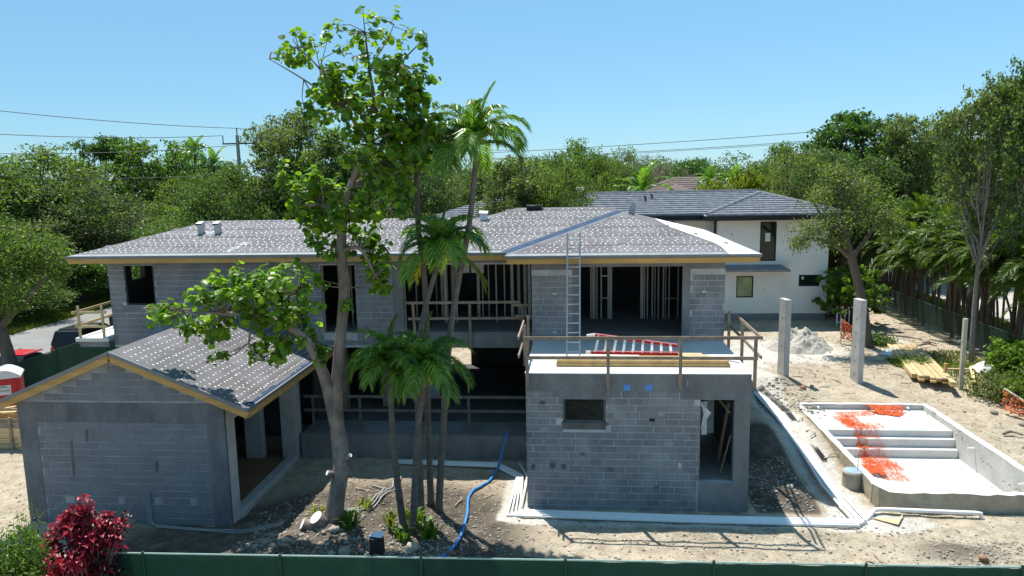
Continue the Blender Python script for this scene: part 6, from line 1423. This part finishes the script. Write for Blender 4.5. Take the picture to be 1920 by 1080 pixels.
# crimson shrub and green shrubs in front of the fence
def rosette_bush(name, label, cat, x, y, z0, rosettes, leaf_l, m_top, m_low, seed):
    rg = np.random.default_rng(seed); t = thing(name, label, cat, (x, y, z0)); top = MB(); low = MB(); st = MB()
    for (rx, ry, rz_, bright) in rosettes:
        c = np.array([rx, ry, rz_]); st.tube([Vector((rx*.15, ry*.15, .1)), Vector((rx*.6, ry*.6, rz_*.6)), Vector(c)], [.03, .02, .01], 5)
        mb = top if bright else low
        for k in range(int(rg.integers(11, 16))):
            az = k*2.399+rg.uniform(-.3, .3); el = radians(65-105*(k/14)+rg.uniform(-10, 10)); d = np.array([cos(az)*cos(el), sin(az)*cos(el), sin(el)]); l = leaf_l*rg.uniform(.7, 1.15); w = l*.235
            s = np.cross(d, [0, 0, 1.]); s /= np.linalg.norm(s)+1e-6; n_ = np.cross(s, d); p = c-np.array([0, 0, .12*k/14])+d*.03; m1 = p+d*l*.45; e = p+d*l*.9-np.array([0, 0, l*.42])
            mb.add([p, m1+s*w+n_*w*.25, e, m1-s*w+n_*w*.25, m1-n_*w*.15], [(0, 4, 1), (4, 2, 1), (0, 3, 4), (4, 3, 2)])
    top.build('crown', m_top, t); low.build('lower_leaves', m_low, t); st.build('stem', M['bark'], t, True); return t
rg = np.random.default_rng(77); rs_ = []
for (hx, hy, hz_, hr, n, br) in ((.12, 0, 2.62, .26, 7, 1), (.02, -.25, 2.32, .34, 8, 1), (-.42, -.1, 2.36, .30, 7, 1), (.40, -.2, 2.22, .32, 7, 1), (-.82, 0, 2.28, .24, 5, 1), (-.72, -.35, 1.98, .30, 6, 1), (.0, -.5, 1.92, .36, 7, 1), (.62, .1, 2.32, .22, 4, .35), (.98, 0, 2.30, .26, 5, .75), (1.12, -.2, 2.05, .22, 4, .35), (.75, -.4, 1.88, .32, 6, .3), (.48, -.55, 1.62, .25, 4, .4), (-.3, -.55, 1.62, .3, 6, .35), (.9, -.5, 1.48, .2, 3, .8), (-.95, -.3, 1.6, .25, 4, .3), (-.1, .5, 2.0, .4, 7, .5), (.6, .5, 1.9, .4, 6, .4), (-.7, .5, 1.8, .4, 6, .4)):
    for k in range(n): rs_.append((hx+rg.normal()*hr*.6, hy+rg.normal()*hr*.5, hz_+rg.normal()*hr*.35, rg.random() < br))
for k in range(60): rs_.append((rg.uniform(-.95, 1.0), rg.uniform(-.5, .5), rg.uniform(.5, 1.6), False))  # dark leaves stand in for the shade low inside the bush
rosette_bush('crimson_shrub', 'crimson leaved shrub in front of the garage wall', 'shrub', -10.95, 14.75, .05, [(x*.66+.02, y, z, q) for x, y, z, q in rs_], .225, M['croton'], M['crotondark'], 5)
rs_ = [(rg.normal()*.17, rg.normal()*.2, 1.45+abs(rg.normal())*.18, True) for k in range(12)]
rosette_bush('crimson_shrub', 'small crimson shrub low at the left beside the green shrub', 'shrub', -11.12, 14.0, 0, rs_, .19, M['croton'], M['crotondark'], 6)
def leafy_bush(name, label, x, y, w, h_, n, per, size, m, seed, aspect=.4, up=.3, group=None, spread=.1):
    T = Tree(seed); rg = T.rg; u = rand_unit(rg, n, .4)*rg.uniform(.35, 1, (n, 1)); c = np.stack([u[:, 0]*w/2, u[:, 1]*w/2, h_*.45+u[:, 2]*h_*.5], 1); c[:, 2] = np.maximum(c[:, 2], .08)
    for q in c[::2]: T.limb([Vector((q[0]*.15, q[1]*.15, 0)), Vector((q[0]*.6, q[1]*.6, q[2]*.55)), Vector(q)], [.02, .012, .005], 4)
    T.leaves(c, spread, per, size, aspect, up)
    z = float(gbase(np.array([x]), np.array([y]))[0]); t = thing(name, label, 'shrub', (x, y, z), 0, group); link('stem', T.mb.mesh('stem', M['bark'], True), t); link('foliage', T.leaf_mesh('foliage', m), t); return t
leafy_bush('green_shrub', 'feathery green shrub in the lower left corner', -11.95, 13.8, 2.0, 2.75, 520, 16, .11, M['fresh'], 60, .3, .5)
leafy_bush('weed', 'wispy upright weed at the garage corner above the green shrub', -12.6, 15.2, .7, 2.9, 40, 9, .07, M['olive'], 61, .35, .3)
leafy_bush('papaya_shrub', 'bright broad leaved shrub under the oak by the white house', 15.6, 43.5, 4.2, 3.6, 150, 12, .36, M['fresh'], 62, .6, .9)
leafy_bush('dark_shrub', 'dark green shrub beside the white house corner under the oak', 15.6, 46.2, 2.4, 3.0, 120, 12, .2, M['dome'], 63, .5, .6)
leafy_bush('broadleaf_shrub', 'glossy green shrub at the right edge before the screen fence', 18.0, 31.0, 2.6, 2.3, 230, 13, .22, M['fresh'], 64, .55, .8)
leafy_bush('broadleaf_shrub', 'small bright shrub standing before the fence right of the slim post', 18.2, 32.6, 1.7, 1.9, 80, 12, .2, M['fresh'], 65, .55, .9)
leafy_bush('dry_shrub', 'straggly yellow green shrub at the foot of the slim post', 16.5, 30.2, 2.0, 1.2, 130, 11, .13, M['olive'], 66, .5, .5)
leafy_bush('broadleaf_shrub', 'dark leafy shrub at the right edge behind the leaning bar', 17.3, 28.8, 2.6, 1.9, 200, 13, .17, M['oak'], 67, .5, .6)
leafy_bush('cut_branches', 'heap of cut green branches in the shade near the plank stack', 15.0, 38.4, 2.2, .5, 110, 12, .14, M['dome'], 68, .5, .6)
leafy_bush('cut_branches', 'heap of yellow green cuttings beside the near plank edge', 15.1, 34.2, 1.8, .35, 70, 10, .16, M['fresh'], 69, .3, .8)
def grass_tuft(label, x, y, n, h_, m, seed, name='grass_tuft', wd=.03, spread=.5):
    rg = random.Random(seed); b = MB(); z = gh(x, y)-.03
    for k in range(n):
        a = rg.uniform(0, 6.28); r = rg.random()*.12*spread*2; l = h_*rg.uniform(.6, 1.1); o_ = rg.uniform(.2, .8)*l; p = Vector((r*cos(a), r*sin(a), 0)); d = Vector((cos(a), sin(a), 0)); s = Vector((-sin(a), cos(a), 0))*wd
        b.add([p-s*.6, p+s*.6, p+d*o_*.4+Vector((0, 0, l*.75))+s, p+d*o_*.4+Vector((0, 0, l*.75))-s, p+d*o_+Vector((0, 0, l*.85))], [(0, 1, 2, 3), (3, 2, 4)])
    o = b.build(name, m); o.location = (x, y, z); return tag(o, label, 'plant')
grass_tuft('yellow green seedling palm left of the front palm trunks', -5.25, 19.35, 26, .5, M['bright'], 1, 'seedling', .03)
grass_tuft('green strappy seedlings clumped between the front palm trunks', -4.6, 19.5, 40, .6, M['fresh'], 2, 'seedling', .035, .9)
grass_tuft('bright strappy seedlings right of the front palm trunks', -4.05, 18.9, 46, .6, M['fresh'], 3, 'seedling', .035, 1.0)
grass_tuft('leafy green seedlings at the foot of the front palms', -4.75, 18.6, 34, .4, M['fresh'], 4, 'seedling', .05, .9)
grass_tuft('small green weeds right of the big tree base', -6.3, 19.0, 40, .45, M['fresh'], 5, 'weed_tuft', .04, 1.0)
grass_tuft('bright weed tuft left of the big tree base', -7.25, 19.15, 26, .42, M['bright'], 6, 'weed_tuft', .03)
grass_tuft('yellow weed tuft behind the big tree base', -6.2, 20.3, 26, .4, M['bright'], 7, 'weed_tuft', .03, .8)
# verge and lawn grass
def grass_field(name, boxes, n, h_, m, seed, wd=.02):
    rg = np.random.default_rng(seed); V = []
    for (x0, x1, y0, y1, k) in boxes:
        x = rg.uniform(x0, x1, k); y = rg.uniform(y0, y1, k); z = gbase(x, y); a = rg.uniform(0, 6.28, k); l = h_*rg.uniform(.5, 1.2, k); p = np.stack([x, y, z-.02], 1); s = np.stack([-np.sin(a), np.cos(a), 0*a], 1)*wd; e = np.stack([np.cos(a)*l*.5, np.sin(a)*l*.5, l], 1)
        V.append(np.stack([p-s, p+s, p+e], 1).reshape(-1, 3))
    V = np.concatenate(V); o = link(name, np_mesh(name, V, np.arange(len(V)).reshape(-1, 3), m)); o['kind'] = 'stuff'
grass_field('verge_grass', [(-39.5, -36.65, 36, 75, 30000), (-28.5, -26, 44, 60, 6000)], 0, .3, M['grass'], 3, .035)
grass_field('lawn_grass', [(20.3, 24.5, 30, 58, 30000), (15.6, 18.6, 30.5, 37, 3500), (14.3, 16, 33.8, 35.2, 2500)], 0, .16, M['grass'], 4, .03)

# ------------------------------------------------------------------ stones and debris
def rock_mesh(seed, m):
    rg = np.random.default_rng(seed); t = (1+5**.5)/2
    v = np.array([(-1, t, 0), (1, t, 0), (-1, -t, 0), (1, -t, 0), (0, -1, t), (0, 1, t), (0, -1, -t), (0, 1, -t), (t, 0, -1), (t, 0, 1), (-t, 0, -1), (-t, 0, 1)], float); v /= np.linalg.norm(v[0])
    f = np.array([(0, 11, 5), (0, 5, 1), (0, 1, 7), (0, 7, 10), (0, 10, 11), (1, 5, 9), (5, 11, 4), (11, 10, 2), (10, 7, 6), (7, 1, 8), (3, 9, 4), (3, 4, 2), (3, 2, 6), (3, 6, 8), (3, 8, 9), (4, 9, 5), (2, 4, 11), (6, 2, 10), (8, 6, 7), (9, 8, 1)])
    return v*rg.uniform(.65, 1.2, (12, 1))*np.array([1, .8, .6]), f
def gravel(name, boxes, m, seed):
    rg = np.random.default_rng(seed); V = []; Fs = []; nv = 0; RM = [rock_mesh(s, None) for s in range(8)]
    for (x0, x1, y0, y1, n, s0, s1) in boxes:
        for k in range(n):
            x, y = rg.uniform(x0, x1), rg.uniform(y0, y1); v, f = RM[k % 8]; s = s0*(s1/s0)**(rg.random()**2.2); a = rg.uniform(0, 6.28); c, sn = cos(a), sin(a)
            w = v*s; w = np.stack([w[:, 0]*c-w[:, 1]*sn+x, w[:, 0]*sn+w[:, 1]*c+y, w[:, 2]], 1); V.append((w, x, y)); Fs.append(f+nv); nv += 12
    xs = np.array([q[1] for q in V]); ys = np.array([q[2] for q in V]); z = gbase(xs, ys)+grel(xs, ys)
    W = np.stack([q[0] for q in V]); W[:, :, 2] += z[:, None]+.004
    o = link(name, np_mesh(name, W.reshape(-1, 3), np.concatenate(Fs), m)); o['kind'] = 'stuff'
rg = random.Random(91); b = MB()
for k in range(70):
    x, y = rg.choice(((rg.uniform(-1, 12), rg.uniform(16, 19.6)), (rg.uniform(8.5, 15), rg.uniform(30.5, 36)), (rg.uniform(14, 17), rg.uniform(22, 30)), (rg.uniform(-8, -2.6), rg.uniform(16.4, 22)))); z = gh(x, y)+.03; a = rg.uniform(0, 3.14); l = rg.uniform(.06, .28); d = Vector((cos(a)*l, sin(a)*l, rg.uniform(-.02, .03)))
    p = Vector((x, y, z)); b.obox(p-d, p+d, rg.uniform(.015, .06), .012)
o = b.build('timber_scraps', M['greywood']); o['kind'] = 'stuff'
gravel('gravel', [(-9.3, 9.5, 15.8, 20.2, 4200, .010, .07), (-9, -2.3, 15.9, 23.3, 5200, .010, .065), (-8.6, -3.2, 16.2, 18.6, 700, .03, .12), (9, 15, 15.8, 21.2, 900, .012, .055), (5.1, 6.9, 20.9, 24.5, 900, .015, .08), (-20, -16.4, 16, 30, 700, .012, .05), (7.2, 9.6, 28.4, 31.5, 500, .02, .10), (6.6, 8.0, 20.5, 28, 300, .012, .04), (13, 17.5, 20, 31, 700, .015, .06), (8.5, 18, 31, 42, 900, .015, .07), (13.2, 14.6, 36.6, 39.2, 260, .03, .10), (16.8, 18.6, 33, 45, 350, .02, .08), (9.0, 11.5, 18, 19.4, 350, .02, .07)], M['rock'], 5)
rm_ = []
for s in range(5):
    v, f = rock_mesh(20+s, None); me = np_mesh('rock', v, f, M['rock']); rm_.append(me)
v, f = rock_mesh(40, None); redm = np_mesh('rock', v, f, M['redrock'])
for i, (x, y, s, lb, red) in enumerate([(-6.05, 17.75, .24, 'white topped rough stone left of the stump', 0), (-4.35, 18.15, .26, 'pitted pale stone right of the stump', 0), (-6.35, 17.55, .15, 'small tan stone left of the white topped one', 0), (-5.75, 18.15, .13, 'small brown stone just left of the stump', 1), (-3.95, 17.45, .2, 'reddish stone near the end of the blue hose', 1), (-3.3, 17.9, .14, 'dark red stone beside the blue hose', 1), (-4.75, 17.35, .12, 'tan stone by the fence right of the stump', 0), (2.4, 17.2, .14, 'pale stone on the sand in front of the front wing', 0), (4.0, 16.9, .16, 'flat brownish stone in front of the doorway', 1), (-1.3, 17.9, .13, 'tan stone on the soil left of the front wing', 0), (10.0, 18.2, .15, 'dark clod on the sand in front of the pool', 1), (9.3, 30.8, .18, 'brown clod on the mound behind the pool corner', 1), (9.75, 31.1, .16, 'pale stone on the mound behind the pool corner', 0), (6.3, 21.7, .16, 'grey clod on the little mound beside the front wing', 0), (15.6, 28.5, .2, 'pale rock by the scrap of orange mesh', 0), (15.9, 27.1, .25, 'larger pale rock at the right edge under the bar', 0), (17.6, 38.6, .22, 'tan rock at the edge of the track by the palms', 0), (14.6, 28.6, .08, 'small dark stone on the sand right of the pool', 1), (-7.6, 17.7, .16, 'grey stone on the spoil heap by the fence', 0), (-6.6, 18.6, .2, 'broken pale stone below the big tree', 0)]):
    o = link('rock', redm if red else rm_[i % 5], None, (x, y, gh(x, y)+s*.25), (random.uniform(-.4, .4), random.uniform(-.4, .4), random.uniform(0, 6)), s); tag(o, lb, 'rock')
for i, (a, c, lb) in enumerate((((16.4, 40.2, 1.1), (17.9, 38.2, 1.1), 'brown dead branch lying on the track edge'), ((16.7, 37.6, 1.08), (17.8, 37.9, 1.06), 'thin dead stick on the grass behind the planks'), ((14.6, 26.0, .68), (15.2, 25.9, .68), 'thin dead stick on the sand right of the pool'))):
    b = MB(); b.tube(smooth_path([a, ((a[0]+c[0])/2, (a[1]+c[1])/2+.15, a[2]+.06), c], 4), [.05]*5+[.03]*4, 6); tag(b.build('dead_branch', M['deadwood'], None, True), lb, 'branch')
b = MB(); b.poly([(8.2, 20.55, .1), (8.9, 20.5, .11), (9.15, 20.75, .14), (8.75, 20.1, .12)], .02); tag(b.build('cardboard', M['palewood']), 'torn flat sheet lying under the white drain pipe', 'sheet')
